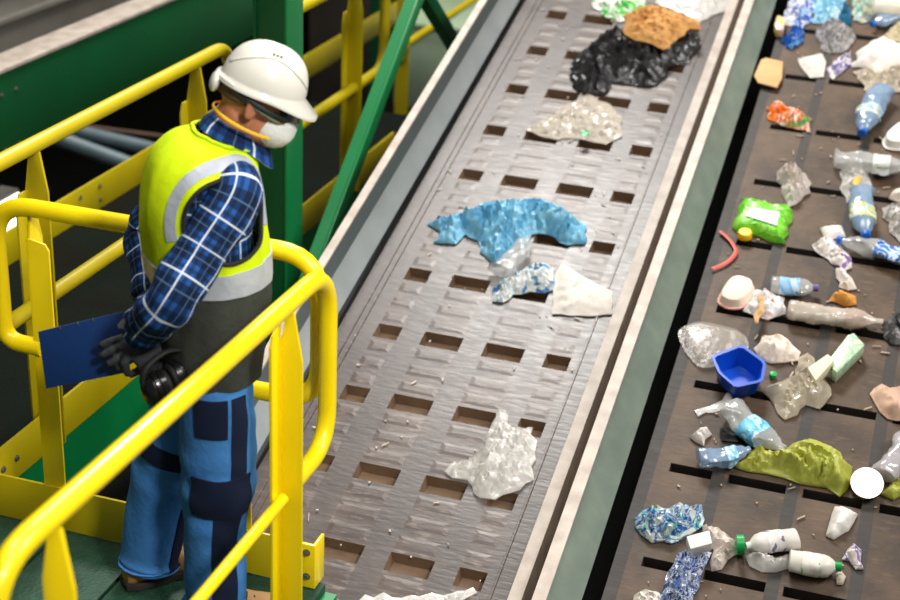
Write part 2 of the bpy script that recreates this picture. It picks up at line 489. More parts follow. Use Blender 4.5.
def brace(parent, a, b, w, m):
    bm = B(); a, b = V(a), V(b); d = (b - a).normalized(); n = V((1, 0, 0)); s = d.cross(n).normalized() * w / 2
    prism(bm, [a - s, b - s, b + s, a + s], (.012, 0, 0), .002)
    prism(bm, [a - s, b - s, b - s * .8, a - s * .8], (-.05, 0, 0))
    return build('brace_bar', bm, m, parent)


XBr = -2.30
A_ = hit(326, 248, (XBr, 0, 0), (1, 0, 0)); B_ = hit(423, -12, (XBr, 0, 0), (1, 0, 0))
d_ = (B_ - A_).normalized()
gbr = empty('diagonal_brace', (XBr, A_.y - .4, -1.6), 'pair of green diagonal braces meeting at the top beside the first conveyor', 'brace')
brace(gbr, A_ - d_ * .5, B_ + d_ * .25, .075, GRNL)
A2 = hit(452, 36, (XBr - .08, 0, 0), (1, 0, 0)); B2 = hit(428, -4, (XBr - .08, 0, 0), (1, 0, 0)); d2 = (B2 - A2).normalized()
brace(gbr, A2 - d2 * .6, B2 + d2 * .2, .07, GRN)
bm = B(); q_ = A_ - d_ * .5; box(bm, (XBr - .05, q_.y - .03, -1.6), (XBr + .01, q_.y + .04, q_.z + .03)); build('foot_post', bm, GRN, gbr)

# ------------------------------------------------------------------ dark machinery behind
bm = B(); box(bm, (-6.6, 6.2, -.2), (-5.4, 15.5, 1.2), .02)
du = build('air_duct', bm, DUCT, None, label='blurred grey sheet metal duct in the top left corner above the beam', cat='duct')
for k in range(4):
    bm = B(); box(bm, (-5.4, 6.2, .35 + .2 * k), (-5.365, 15.5, .39 + .2 * k), .006); build('seam', bm, DUCT, du)
for yy in (6.6, 15): bm = B(); box(bm, (-6.2, yy, -1.6), (-6.0, yy + .2, -.2)); build('support_leg', bm, DUCT, du)
for k, (px, py, qx, qy, r, m, lab) in enumerate([(68, 142, 134, 166, .05, PIPE, 'blue grey pipe in the dark gap under the green beam, lower of two'),
                                                 (85, 133, 170, 153, .045, PIPE, 'blue grey pipe in the dark gap under the green beam, upper of two'),
                                                 (118, 131, 172, 138, .018, RUST, 'thin rusty brown bar in the dark gap under the green beam')]):
    a = hit(px, py, (-5.0, 0, 0), (1, 0, 0)); a = hit(px, py, (0, a.y, 0), (0, 1, 0)); b = hit(qx, qy, (0, a.y + .15, 0), (0, 1, 0))
    d = (b - a).normalized(); bm = B(); tube(bm, [a - d * .35, b + d * .12], r, 14)
    tube(bm, [a - d * .35, a - d * .34], r * 1.6, 14); build('steel_pipe' if k < 2 else 'steel_bar', bm, m, None, label=lab, cat='pipe' if k < 2 else 'bar')
q = [hit(px, py, (-4.3, 0, 0), (1, 0, 0)) for px, py in ((1, 203), (23, 238))]
y0, y1 = q[0].y - .12, q[1].y; z0, z1 = q[1].z - .12, q[0].z
wl = empty('work_lamp', (-4.36, (y0 + y1) / 2, -1.6), 'bright white light glimpsed at the left edge through the handrail loop', 'lamp')
bm = B(); box(bm, (-4.42, y0 - .02, z0 - .02), (-4.31, y1 + .02, z1 + .02), .01); build('housing', bm, DUCT, wl)
k_ = NT('lamp_glow'); k_.b.inputs['Emission Color'].default_value = (1, .98, .94, 1); k_.b.inputs['Emission Strength'].default_value = 2.2
bm = B(); box(bm, (-4.312, y0, z0), (-4.30, y1, z1)); build('lit_panel', bm, k_.m, wl)
bm = B(); yc = (y0 + y1) / 2; box(bm, (-4.39, yc - .03, -1.6), (-4.33, yc + .03, z0 - .02)); build('stand', bm, DUCT, wl)
# machine housing behind the braces
c0 = hit(405, 107, (0, 10.5, 0), (0, 1, 0)); c1 = hit(480, 40, (0, 10.5, 0), (0, 1, 0))
bm = B(); box(bm, (c0.x - .1, 10.5, c0.z), (c1.x + .5, 11.6, c0.z + .62), .02)
mh = build('machine_housing', bm, PANEL, None, label='blurred grey green machine housing beside the top of the first conveyor', cat='machine')
bm = B(); box(bm, (c0.x - .12, 10.48, c0.z + .62), (c1.x + .52, 11.62, c0.z + .66), .01); build('lid', bm, PANEL, mh)
for xx in (c0.x, c1.x + .3): bm = B(); box(bm, (xx, 10.8, -1.6), (xx + .1, 10.9, c0.z)); build('support_leg', bm, VOID, mh)
bm = B(); box(bm, (-5.1, 12.0, -1.6), (-2.9, 13.0, .55), .02)
cb = build('machine_cabinet', bm, mat('brown_grey_machine', (70, 62, 54), .6, c2=(50, 46, 42), scale=2), None, label='dark brown machine cabinet far back between column and yellow posts', cat='machine')
bm = B(); box(bm, (-4.4, 11.98, -.9), (-3.5, 12.0, .35), .005); build('door', bm, mat('olive_panel', (84, 78, 40), .6), cb)

# ------------------------------------------------------------------ conveyors
S0, S1 = -1.75, 4.0


def extrude_s(bm, prof, s0=S0, s1=S1, mi=0, bev=0):
    prism(bm, [Bp(x, s0, h) for x, h in prof], ES * (s1 - s0), bev)


def belt_mesh(xb, rows, cells, depth, side_h, mats, ribs):
    """xb: x breakpoints with kind per strip; rows: list of (s_near, s_far) pockets"""
    bm = B(); ss = [S0]
    for a, b in rows: ss += [a, b]
    ss.append(S1); ss_kind = [0]
    for _ in rows: ss_kind += [1, 0]
    P = {}

    def vt(x, s, h):
        k = (round(x, 4), round(s, 4), round(h, 4))
        if k not in P: P[k] = bm.verts.new(Bp(x, s, h))
        return P[k]

    def quad(a, b, c, d, mi):
        f = bm.faces.new((a, b, c, d)); f.material_index = mi
    for j in range(len(ss) - 1):
        s0, s1 = ss[j], ss[j + 1]
        for i in range(len(xb) - 1):
            x0, x1 = xb[i], xb[i + 1]; kd = cells[i]
            if ss_kind[j] and kd == 1:
                g = .006; D = -depth
                A = [vt(x0, s0, 0), vt(x1, s0, 0), vt(x1, s1, 0), vt(x0, s1, 0)]
                Q = [vt(x0 + g, s0 + g * 1.5, D), vt(x1 - g, s0 + g * 1.5, D), vt(x1 - g, s1 - g, D), vt(x0 + g, s1 - g, D)]
                for a in range(4): quad(A[a], A[(a + 1) % 4], Q[(a + 1) % 4], Q[a], 2)
                quad(*Q, 2)
            else:
                quad(vt(x0, s0, 0), vt(x1, s0, 0), vt(x1, s1, 0), vt(x0, s1, 0), 0 if kd == 1 else 1)
                if ribs and kd == 1 and not ss_kind[j] and s1 - s0 < .6:
                    n = ribs; pit = (s1 - s0) / n
                    for q_ in range(n):
                        c = s0 + pit * (q_ + .5); hw = pit * .30; e = .018; hh = .0015
                        a = [bm.verts.new(Bp(x, s, h)) for x, s, h in ((x0 + .004, c - hw, .0003), (x1 - .004, c - hw, .0003), (x1 - .004, c + hw, .0003), (x0 + .004, c + hw, .0003))]
                        b = [bm.verts.new(Bp(x, s, h)) for x, s, h in ((x0 + .004 + e, c - hw + e * .8, hh), (x1 - .004 - e, c - hw + e * .8, hh), (x1 - .004 - e, c + hw - e * .8, hh), (x0 + .004 + e, c + hw - e * .8, hh))]
                        for t in range(4): quad(a[t], a[(t + 1) % 4], b[(t + 1) % 4], b[t], 0)
                        quad(*b, 0)
    # underside so the belt has thickness
    a = [bm.verts.new(Bp(x, s, -.06)) for x, s in ((xb[0], S0), (xb[-1], S0), (xb[-1], S1), (xb[0], S1))]
    quad(a[3], a[2], a[1], a[0], 1)
    for x in (xb[0], xb[-1]):
        quad(bm.verts.new(Bp(x, S0, 0)), bm.verts.new(Bp(x, S1, 0)), bm.verts.new(Bp(x, S1, -.06)), bm.verts.new(Bp(x, S0, -.06)), 1)
    return bm


cv1 = empty('belt_conveyor', Bp(-1.5, 1, -.3), 'sloping conveyor with pocketed grey belt and grey left wall, beside the worker', 'conveyor')
xb1 = [-2.035, -1.985, -1.885, -1.785, -1.689, -1.529, -1.434, -1.276, -1.188, -1.090, -1.045, -.997]
pit1 = .3690
rows1 = [(1.760 - pit1 * i - .082, 1.760 - pit1 * i) for i in range(-6, 10)][::-1]
rows1 = [r for r in rows1 if r[0] > S0 + .03 and r[1] < S1 - .03]
bm = belt_mesh(xb1, rows1, [0, 0, 1, 0, 1, 0, 1, 0, 1, 0, 0], .046, 0, None, 3)
# narrow raised seams along the belt edges
for xx in (-1.978, -1.95, -1.052):
    prism(bm, [Bp(xx - .005, S0, .0002), Bp(xx + .005, S0, .0002), Bp(xx + .003, S0, .005), Bp(xx - .003, S0, .005)], ES * (S1 - S0))
for f in bm.faces:
    if f.material_index == 0 and abs(f.calc_center_median().x + .0) < 0: f.material_index = 1
build('belt', bm, [BELT1, BELT1S, BELT1P], cv1, 0)
bm = B(); extrude_s(bm, [(-2.05, .035), (-2.10, .14), (-2.106, .14), (-2.106, -.35), (-2.10, -.35), (-2.096, .12), (-2.056, .033)]); build('skirt_plate', bm, WALLG, cv1)
bm = B(); extrude_s(bm, [(-2.100, .138), (-2.100, .236), (-2.108, .236), (-2.108, .138)]); build('side_wall', bm, WALLD, cv1)
bm = B(); extrude_s(bm, [(-2.098, .236), (-2.098, .246), (-2.134, .246), (-2.134, .19), (-2.128, .19), (-2.128, .236)]); build('top_flange', bm, FLANGE, cv1)
bm = B(); extrude_s(bm, [(-.990, .006), (-.990, .026), (-.945, .026), (-.945, -.3), (-.953, -.3), (-.953, .006)]); build('edge_rail', bm, FLANGE, cv1)
bm = B(); extrude_s(bm, [(-2.09, -.30), (-2.09, -.36), (-.955, -.36), (-.955, -.30)]); build('bed_pan', bm, VOID, cv1)

cv2 = empty('belt_conveyor', Bp(0, 1, -.3), 'conveyor with brown slatted belt heaped with plastic waste, at the right', 'conveyor')
xb2 = [-.70, -.655, -.607, -.457]; cl2 = [0, 2, 1]
for k in range(5):
    c = -.435 + .26 * k
    xb2 += [c + .022, c + .036, c + .238]; cl2 += [0, 2, 1]
xb2 = xb2[:-2] + [.66]; cl2 = cl2[:-2] + [0]
pit2 = .4485
rows2 = [(1.262 - pit2 * i - .043, 1.262 - pit2 * i) for i in range(-6, 8)][::-1]
rows2 = [r for r in rows2 if r[0] > S0 + .03 and r[1] < S1 - .03]
bm = belt_mesh(xb2, rows2, [1 if c == 1 else (0 if c == 0 else 3) for c in cl2], .05, 0, None, 0)
for f in bm.faces:                                 # plain strips share the brown of the slats
    if f.material_index == 1:
        cx = f.calc_center_median().x
        d = min(abs(cx - (-.435 + .26 * k)) for k in range(5))
        if d > .024 and -.655 < cx < .62 and f.normal.dot(EN) > -.5: f.material_index = 0
build('belt', bm, [BELT2, BELT2S, BELT2S], cv2, 0)
bm = B(); extrude_s(bm, [(-.755, .03), (-.842, .15), (-.848, .15), (-.848, -.3), (-.842, -.3), (-.842, .138), (-.762, .028)]); build('skirt_plate', bm, WALLGG, cv2)
bm = B(); extrude_s(bm, [(-.838, .15), (-.838, .16), (-.882, .16), (-.882, -.25), (-.876, -.25), (-.876, .15)]); build('top_flange', bm, FLANGE, cv2)
bm = B(); extrude_s(bm, [(-.846, -.30), (-.846, -.36), (.66, -.36), (.66, -.30)]); build('bed_pan', bm, VOID, cv2)
bm = B(); extrude_s(bm, [(.67, .02), (.74, .15), (.78, .15), (.78, -.36), (.67, -.36)]); build('side_wall', bm, WALLGG, cv2)
for s_ in (-1.2, 1.2, 3.6):
    for xx in (-1.9, -1.1): p = Bp(xx, s_, -.34); bm = B(); box(bm, (p.x, p.y, -1.6), (p.x + .09, p.y + .09, p.z)); build('support_leg', bm, VOID, cv1)
for s_ in (-1.2, 1.2, 3.6):
    for xx in (-.7, .5): p = Bp(xx, s_, -.34); bm = B(); box(bm, (p.x, p.y, -1.6), (p.x + .09, p.y + .09, p.z)); build('support_leg', bm, VOID, cv2)

# ================================================================== WASTE
def clear(name, c=(225, 228, 226), a=.5, rough=.18, c2=None):
    return mat(name, c, rough, c2=c2 or tuple(int(v * .86) for v in c), scale=18, amt=.5, bump=.35, bscale=24, alpha=a, spec=.9)


CLEAR = clear('clear_film', a=.45); CLEARW = clear('cloudy_film', (250, 246, 240), a=.5); CLEAR2 = clear('thin_cloudy_film', (226, 214, 196), a=.55); CLEARG = clear('grey_clear_plastic', (190, 194, 196), a=.6)
PETC = clear('clear_bottle_plastic', (226, 228, 226), a=.44, rough=.12); PETB = clear('blue_clear_bottle_plastic', (158, 188, 220), a=.62, rough=.12)
WHITE = mat('white_plastic', (236, 233, 226), .5, c2=(222, 216, 208), scale=14, bump=.3, bscale=40)
PAPER = mat('white_paper', (222, 217, 209), .8, c2=(208, 200, 190), scale=10, bump=.2, bscale=30)
FOAM = mat('white_foam', (240, 228, 214), .8, c2=(226, 208, 192), scale=12, bump=.3, bscale=50)
BROWNP = mat('brown_kraft_paper', (206, 152, 84), .75, c2=(180, 126, 64), scale=12, bump=.3, bscale=50)
CARD = mat('tan_cardboard', (214, 174, 122), .8, c2=(196, 154, 104), scale=9)
BLACKF = mat('black_bin_bag_film', (30, 29, 31), .28, c2=(56, 54, 56), scale=14, bump=.6, bscale=40, spec=.7)
BLUEF = mat('blue_bag_film', (146, 206, 228), .35, c2=(78, 158, 202), scale=9, bump=.3, bscale=20, spec=.6)
YGREEN = mat('yellow_green_bag_film', (186, 186, 76), .4, c2=(158, 166, 66), scale=8, bump=.5, bscale=34)
BLUET = mat('bright_blue_plastic', (8, 84, 204), .3, c2=(4, 66, 180), scale=6)
ALU = mat('bright_tin', (244, 242, 236), .28, metal=.9)
GOLD = mat('tin_with_gold_print', (190, 160, 100), .3, metal=.5, c2=(150, 120, 70), scale=20)
CAPB = mat('blue_cap', (14, 98, 196), .35); CAPG = mat('green_cap', (20, 166, 84), .35); CAPY = mat('yellow_cap', (250, 200, 16), .35); CAPW = mat('white_cap', (235, 235, 232), .4)
PINK = mat('pink_print_tray_rim', (232, 158, 146), .5, c2=(238, 190, 178), scale=20)


def on(px, py, h=0): return Bp(*bxs(px, py, h), h)


def crumple(name, px, H, m, label, cat, group=None, seed=1, n=21, jag=.5, flat=.4, freq=14, sm=38, parent=None, base=.004, edge=.35, rough_edge=.012):
    """a crumpled sheet or bag lying on the belt: outline, domed and creased top, flat underside"""
    R = random.Random(seed)
    poly = [V(bxs(x, y, base + H * .25)) for x, y in px]
    # ragged outline
    out = []
    for i, a in enumerate(poly):
        b = poly[(i + 1) % len(poly)]; L = (b - a).length; k = max(1, int(L / .03)); nn = V((-(b - a).y, (b - a).x)).normalized()
        for j in range(k):
            t = j / k; out.append(a.lerp(b, t) + (nn * R.uniform(-1, 1) * rough_edge * (0 if j == 0 else 1)))
    poly = out
    xs = [p.x for p in poly]; ys = [p.y for p in poly]
    A = abs(sum(poly[i].x * poly[(i + 1) % len(poly)].y - poly[(i + 1) % len(poly)].x * poly[i].y for i in range(len(poly)))) / 2
    sp = max(.009, math.sqrt(A) / n); D0 = math.sqrt(A) * edge

    def inside(p):
        c = False; j = len(poly) - 1
        for i in range(len(poly)):
            a, b = poly[i], poly[j]
            if (a.y > p.y) != (b.y > p.y) and p.x < (b.x - a.x) * (p.y - a.y) / (b.y - a.y) + a.x: c = not c
            j = i
        return c

    def dist(p):
        d = 9
        for i in range(len(poly)):
            a, b = poly[i], poly[(i + 1) % len(poly)]; ab = b - a
            t = max(0, min(1, (p - a).dot(ab) / (ab.length_squared + 1e-12))); d = min(d, (p - a - ab * t).length)
        return d
    pts = list(poly); y = min(ys); row = 0
    while y < max(ys):
        x = min(xs) + (row % 2) * sp / 2
        while x < max(xs):
            p = V((x + R.uniform(-.3, .3) * sp, y + R.uniform(-.3, .3) * sp))
            if inside(p) and dist(p) > sp * .45: pts.append(p)
            x += sp
        y += sp * .87; row += 1
    nb = len(poly)
    vo, eo, fo, *_ = delaunay_2d_cdt(pts, [(i, (i + 1) % nb) for i in range(nb)], [list(range(nb))], 1, 1e-5)
    bm = B(); top = []; bot = []
    off = V((seed * 3.17, seed * 1.31, 0))
    for p in vo:
        d = dist(p); e = min(1, d / D0); e = e * (2 - e)
        an = noise.noise(V((p.x * 5, p.y * 5, seed))) * 3.2 + seed; ca, sa = math.cos(an), math.sin(an)
        q = V(((p.x * ca + p.y * sa) * 1.5, (p.y * ca - p.x * sa) * .6, 0)) * freq + off
        rg = 1 - abs(noise.noise(q)) * 2; rg2 = 1 - abs(noise.noise(q * 2.3 + V((5, 2, 1)))) * 2
        lo = noise.noise(q * .45 + V((1, 7, 3)))
        h = H * e * (flat + (1 - flat) * (.5 + .7 * lo)) + H * jag * (.6 * rg + .14 * rg2 - .36) * (.25 + .75 * e)
        h = max(.004, h)
        sh = V((noise.noise(q * 1.3 + V((9, 0, 0))), noise.noise(q * 1.3 + V((0, 9, 4))))) * sp * .5 * (1 if d > 1e-4 else 0)
        top.append(bm.verts.new(Bp(p.x + sh.x, p.y + sh.y, base + h)))
        bot.append(bm.verts.new(Bp(p.x, p.y, base)))
    ec = {}
    for f in fo:
        for i in range(len(f)):
            k = (f[i], f[(i + 1) % len(f)]); ec[k] = 1
        try:
            bm.faces.new([top[i] for i in f]); bm.faces.new([bot[i] for i in reversed(f)])
        except ValueError: pass
    for (a, b) in list(ec):
        if (b, a) not in ec:
            try: bm.faces.new((top[b], top[a], bot[a], bot[b]))
            except ValueError: pass
    bmesh.ops.recalc_face_normals(bm, faces=bm.faces)
    return build(name, bm, m, parent, sm, label=label, cat=cat, group=group)


def bottle(name, a, b, r, m, label, group=None, cap=None, lab=None, crush=.25, ribs=0, seed=1, labspan=(.35, .7), neck=True, lift=0, cat='bottle', flat=.75):
    """a = pixel of the base, b = pixel of the cap end, r = radius in metres; crushed lathe on its side"""
    R = random.Random(seed); h = r * flat + .004 + lift
    p, q = on(a[0], a[1], h), on(b[0], b[1], h); ax = (q - p); L = ax.length; ax.normalize()
    sd = ax.cross(EN).normalized()
    if neck: prof = [(0, .0), (0, .72), (.02, .92), (.06, 1), (.3, 1), (.5, .97), (.68, 1), (.78, .86), (.86, .55), (.91, .34), (.93, .30), (1, .30), (1, 0)]
    else: prof = [(0, 0), (0, .8), (.03, .98), (.5, 1), (.97, .98), (1, .8), (1, 0)]
    fine = []
    for i in range(len(prof) - 1):
        t0, f0 = prof[i]; t1, f1 = prof[i + 1]; k = max(1, int((t1 - t0) * L / .009))
        for j in range(k): fine.append((t0 + (t1 - t0) * j / k, f0 + (f1 - f0) * j / k))
    fine.append(prof[-1]); seg = 22

    def pt(t, f, th, off=0):
        qv = V((math.cos(th) * 1.2, math.sin(th) * 1.2, t * L / r * .75)) + V((seed * 2.3, 0, 0))
        c = 1 - crush * (.5 + noise.noise(qv)) * (1 if .03 < t < .85 else .15) + crush * .3 * noise.noise(qv * 3)
        if ribs and .08 < t < .7: c *= 1 + .035 * math.sin(t * L * ribs)
        rr = r * f * c + (off if f > 0 else 0)
        bend = math.sin(t * PI) * crush * r * .8 * (1 if seed % 2 else -1)
        return p + ax * (t * L) + sd * (math.cos(th) * rr * 1.08 + bend) + EN * (math.sin(th) * rr * flat)
    bm = B(); rings = []
    for t, f in fine:
        if f < .01: rings.append([bm.verts.new(p + ax * (t * L))] * seg)
        else: rings.append([bm.verts.new(pt(t, f, 2 * PI * k / seg)) for k in range(seg)])
    for i in range(len(rings) - 1):
        for k in range(seg):
            vs = [rings[i][k], rings[i][(k + 1) % seg], rings[i + 1][(k + 1) % seg], rings[i + 1][k]]
            u = list(dict.fromkeys(vs))
            if len(u) > 2: bm.faces.new(u)
    o = build(name, bm, m, None, 50, label=label, cat=cat, group=group)
    if lab:
        bm = B(); n = 10; rings = []
        for i in range(n + 1):
            t = labspan[0] + (labspan[1] - labspan[0]) * i / n
            f = next(f0 + (f1 - f0) * (t - t0) / max(t1 - t0, 1e-6) for (t0, f0), (t1, f1) in zip(prof, prof[1:]) if t0 <= t <= t1 and t1 > t0)
            rings.append([bm.verts.new(pt(t, f, 2 * PI * k / seg, .0015)) for k in range(seg)])
        for i in range(n):
            for k in range(seg): bm.faces.new((rings[i][k], rings[i][(k + 1) % seg], rings[i + 1][(k + 1) % seg], rings[i + 1][k]))
        build('label_sleeve', bm, lab, o, 50)
    if cap:
        bm = B(); rc = max(.012, r * .36); c = p + ax * L + EN * 0
        tube(bm, [c - ax * .016, c + ax * .004, c + ax * .006], [rc, rc, rc * .85], 18, fn=lambda i, a_: 1 + .04 * (int(a_ * 18 / PI) % 2)); build('cap', bm, cap, o, 30)
    return o


def slab(name, px, H, m, label, cat, group=None, bev=.004, base=.004, tilt=0, parent=None):
    bm = B(); pts = [on(x, y, base + H * .5) for x, y in px]
    pts = [BO + V((p.x, 0, 0)) + ES * (p - BO).dot(ES) + EN * base for p in pts]
    prism(bm, pts, EN * H, bev); return build(name, bm, m, parent, 30, label=label, cat=cat, group=group)


def tray(name, px, H, m, label, cat, taper=.86, up=True, rim=None, group=None, rnd_=2):
    """moulded tray: open upward (up) or lying upside down"""
    pts = [on(x, y, H * .6) for x, y in px]; pts = [V(((p.x), (p - BO).dot(ES))) for p in pts]
    ch = pts
    for _ in range(rnd_):
        nx = []
        for i, a in enumerate(ch):
            b = ch[(i + 1) % len(ch)]; nx += [a.lerp(b, .2 if rnd_ > 1 else .1), a.lerp(b, .8 if rnd_ > 1 else .9)]
        ch = nx
    c = sum(ch, V((0, 0))) / len(ch)

    def ring(k, h): return [Bp(*(c + (p - c) * k), h) for p in ch]
    bm = B()
    if up:
        seqs = [ring(taper, .004), ring(1.0, H - .004), ring(1.07, H - .004), ring(1.07, H), ring(.94, H), ring(taper * .92, .012)]
    else:
        seqs = [ring(1.0, .004), ring(1.08, .004), ring(1.08, .010), ring(1.0, .012), ring(taper + .04, H - .006), ring(taper * .9, H)]
    vs = [[bm.verts.new(p) for p in r_] for r_ in seqs]; n = len(ch)
    for i in range(len(vs) - 1):
        for k in range(n): bm.faces.new((vs[i][k], vs[i][(k + 1) % n], vs[i + 1][(k + 1) % n], vs[i + 1][k]))
    bm.faces.new(vs[0][::-1]); bm.faces.new(vs[-1])
    mats = [m]
    if rim: mats = [m, rim]
    if rim:
        for f in bm.faces:
            h = (f.calc_center_median() - BO).dot(EN)
            if (h < H * .45 if not up else h > H * .9): f.material_index = 1
    return build(name, bm, mats, None, 45, label=label, cat=cat, group=group)


# ---------------- first conveyor
crumple('plastic_bag', [(571, 60), (578, 50), (590, 42), (600, 30), (622, 25), (640, 38), (664, 46), (680, 32), (699, 28), (700, 45), (690, 58), (668, 62), (668, 72), (652, 82), (630, 80), (612, 78), (605, 90), (585, 90), (572, 82)], .11, BLACKF, 'crumpled black plastic bag lying on the grey belt', 'bag', seed=3, n=32, jag=.9, freq=11, sm=50)
crumple('paper_bag', [(623, 14), (640, 5), (662, 6), (680, 12), (700, 20), (702, 27), (690, 26), (676, 38), (664, 47), (648, 40), (636, 38), (625, 32)], .07, BROWNP, 'crumpled brown paper bag on top of the black plastic bag', 'bag', seed=8, n=20, jag=.55, base=.10, flat=.6)
crumple('plastic_bag', [(592, 2), (602, -12), (650, -12), (646, 4), (634, 16), (618, 20), (602, 12)], .06, multi('white_bag_green_print', [(232, 230, 222), (238, 236, 230), (60, 176, 60), (236, 234, 228), (90, 196, 70)], 9), 'white bag with bright green print above the black plastic bag', 'bag', seed=5, n=18)
crumple('plastic_film', [(655, 2), (668, -12), (738, -14), (737, 6), (716, 13), (698, 22), (684, 12), (668, 6)], .035, CLEARW, 'cloudy clear plastic sheet at the top end of the grey belt', 'plastic film', seed=6, n=18)
crumple('plastic_bag', [(525, 128), (545, 117), (565, 103), (587, 92), (605, 100), (622, 115), (623, 134), (606, 142), (580, 137), (550, 136)], .055, CLEAR2, 'clear plastic bag with green specks just below the black bag', 'bag', seed=11, n=20, jag=.5)
slab('bag_scrap', [(580, 132), (588, 130), (590, 135), (582, 137)], .006, CAPG, 'small green scrap on the clear bag below the black bag', 'scrap', base=.055)
crumple('plastic_bag', [(427, 220), (463, 208), (485, 202), (510, 198), (543, 196), (567, 207), (587, 223), (585, 240), (567, 241), (547, 230), (532, 230), (526, 240), (510, 250), (495, 261), (480, 248), (477, 236), (465, 230), (455, 240), (433, 238), (440, 228)], .10, BLUEF, 'crumpled light blue plastic bag stretched across the grey belt', 'bag', seed=12, n=34, jag=1.0, freq=5.5, rough_edge=.008, sm=60)
bottle('plastic_bottle', (497, 270), (528, 237), .052, PETC, 'crushed clear bottle sticking out from under the light blue bag', crush=.4, seed=3, neck=True)
crumple('plastic_film', [(492, 287), (500, 277), (520, 270), (534, 262), (547, 261), (553, 272), (556, 286), (544, 291), (530, 289), (513, 292), (503, 300), (492, 299)], .06, multi('pale_printed_film', [(226, 230, 228), (214, 222, 222), (236, 238, 236), (180, 208, 214), (70, 130, 190)], 16, alpha=.9), 'crumpled whitish printed film between the crushed bottle and the white sheet', 'plastic film', seed=15, n=20, jag=.7)
crumple('paper_sheet', [(562, 262), (580, 274), (597, 283), (613, 290), (612, 313), (588, 315), (552, 313), (555, 274)], .035, PAPER, 'creased white sheet on the grey belt, right of the blue bag', 'paper', seed=17, n=15, jag=.35, flat=.75, freq=8, rough_edge=.004)
crumple('plastic_bag', [(444, 468), (450, 460), (466, 458), (485, 447), (490, 425), (496, 408), (505, 406), (513, 425), (533, 424), (535, 450), (534, 476), (520, 486), (495, 496), (480, 494), (467, 476), (452, 474)], .085, CLEARW, 'crumpled cloudy plastic bag on the lower part of the grey belt', 'bag', seed=21, n=30, jag=.95, freq=5.5, sm=70)
crumple('plastic_film', [(355, 604), (365, 594), (420, 596), (455, 592), (473, 587), (477, 592), (450, 602), (400, 608)], .02, CLEARW, 'strip of cloudy film lying at the bottom edge of the grey belt', 'plastic film', seed=22, n=18)

# ---------------- second conveyor, from the far end to the near end
G1 = 'waste at the far end of the brown belt'
crumple('plastic_bag', [(785, 9), (792, -6), (815, -10), (816, 8), (810, 20), (803, 26), (797, 22), (783, 22)], .07, multi('blue_white_print', [(240, 240, 238), (30, 90, 200), (230, 234, 240), (20, 70, 180), (150, 190, 225)], 13), 'blue and white printed bag at the top, beside the green grey wall of the conveyor', 'bag', seed=31)
crumple('plastic_bag', [(780, 39), (800, 23), (805, 31), (800, 42), (791, 47)], .07, multi('deep_blue_print', [(8, 80, 180), (14, 100, 200), (6, 60, 140), (120, 180, 230), (10, 90, 190)], 20), 'small deep blue bag just below the blue and white bag', 'bag', seed=32)
slab('carton', [(774, 28), (777, 19), (785, 21), (783, 34), (776, 33)], .045, multi('yellow_pink_print', [(236, 206, 60), (226, 180, 190), (240, 216, 90), (220, 170, 190)], 30, bump=0), 'tiny yellow and pink carton beside the deep blue bag', 'carton')
crumple('plastic_film', [(813, 9), (819, -8), (842, -8), (850, 10), (850, 22), (838, 18), (813, 21)], .06, multi('light_blue_film', [(130, 186, 210), (160, 206, 222), (90, 160, 200), (180, 214, 224)], 12), 'light blue film at the top edge right of the blue and white bag', 'plastic film', seed=33)
crumple('plastic_film', [(840, 6), (847, 4), (852, 20), (846, 23), (838, 16)], .09, mat('teal_film', (14, 84, 120), .3, c2=(30, 120, 160), scale=20), 'dark teal scrap of film on the light blue film', 'plastic film', seed=34, n=9)
crumple('plastic_bag', [(852, 2), (858, -8), (872, -8), (875, 16), (862, 21), (853, 18)], .06, multi('green_clear_print', [(190, 206, 196), (120, 190, 160), (214, 214, 204), (170, 180, 190), (200, 190, 120)], 18), 'pale green and clear crumpled packet left of the white cup', 'packet', seed=35)
bottle('plastic_cup', (873, 6), (901, 8), .062, mat('cream_cup', (238, 230, 212), .45), 'cream plastic cup lying on its side at the top right', neck=False, crush=.06, cat='cup', flat=1)
bottle('plastic_bottle', (910, 14), (872, 24), .045, PETB, 'clear blue bottle with blue cap below the cream cup', cap=CAPB, seed=5)
crumple('plastic_bottle', [(816, 33), (822, 24), (832, 21), (845, 22), (857, 35), (848, 46), (836, 50), (825, 49)], .075, multi('silver_crushed_plastic', [(150, 146, 146), (196, 192, 190), (120, 116, 116), (220, 218, 216), (170, 166, 166)], 22, rough=.2), 'crushed silver grey bottle below the light blue film', 'bottle', seed=36, jag=.9)
crumple('paper_sheet', [(798, 58), (822, 53), (826, 61), (824, 76), (810, 77), (801, 66)], .03, PAPER, 'small white paper scrap right of the cardboard piece', 'paper', seed=37, n=10, jag=.3, flat=.8, rough_edge=.003)
crumple('wrapper', [(830, 76), (827, 67), (838, 57), (851, 50), (852, 62), (844, 69), (834, 78)], .04, multi('purple_white_print', [(228, 220, 214), (90, 80, 170), (232, 226, 220), (70, 60, 150), (200, 190, 190)], 14), 'white and purple wrapper between the paper scrap and the big white bag', 'wrapper', seed=38)
crumple('plastic_bag', [(881, 36), (892, 24), (905, 16), (918, 20), (918, 44), (900, 40)], .06, mat('cream_film', (216, 204, 170), .5, c2=(196, 180, 140), scale=12), 'cream bag at the right edge above the big white bag', 'bag', seed=39)
crumple('plastic_bag', [(852, 64), (860, 47), (872, 38), (884, 37), (900, 43), (918, 46), (918, 62), (890, 66), (876, 72), (866, 65)], .075, WHITE, 'big smooth white bag at the right edge, near the top', 'bag', seed=40, n=14, jag=.25, flat=.6, freq=7, sm=60)
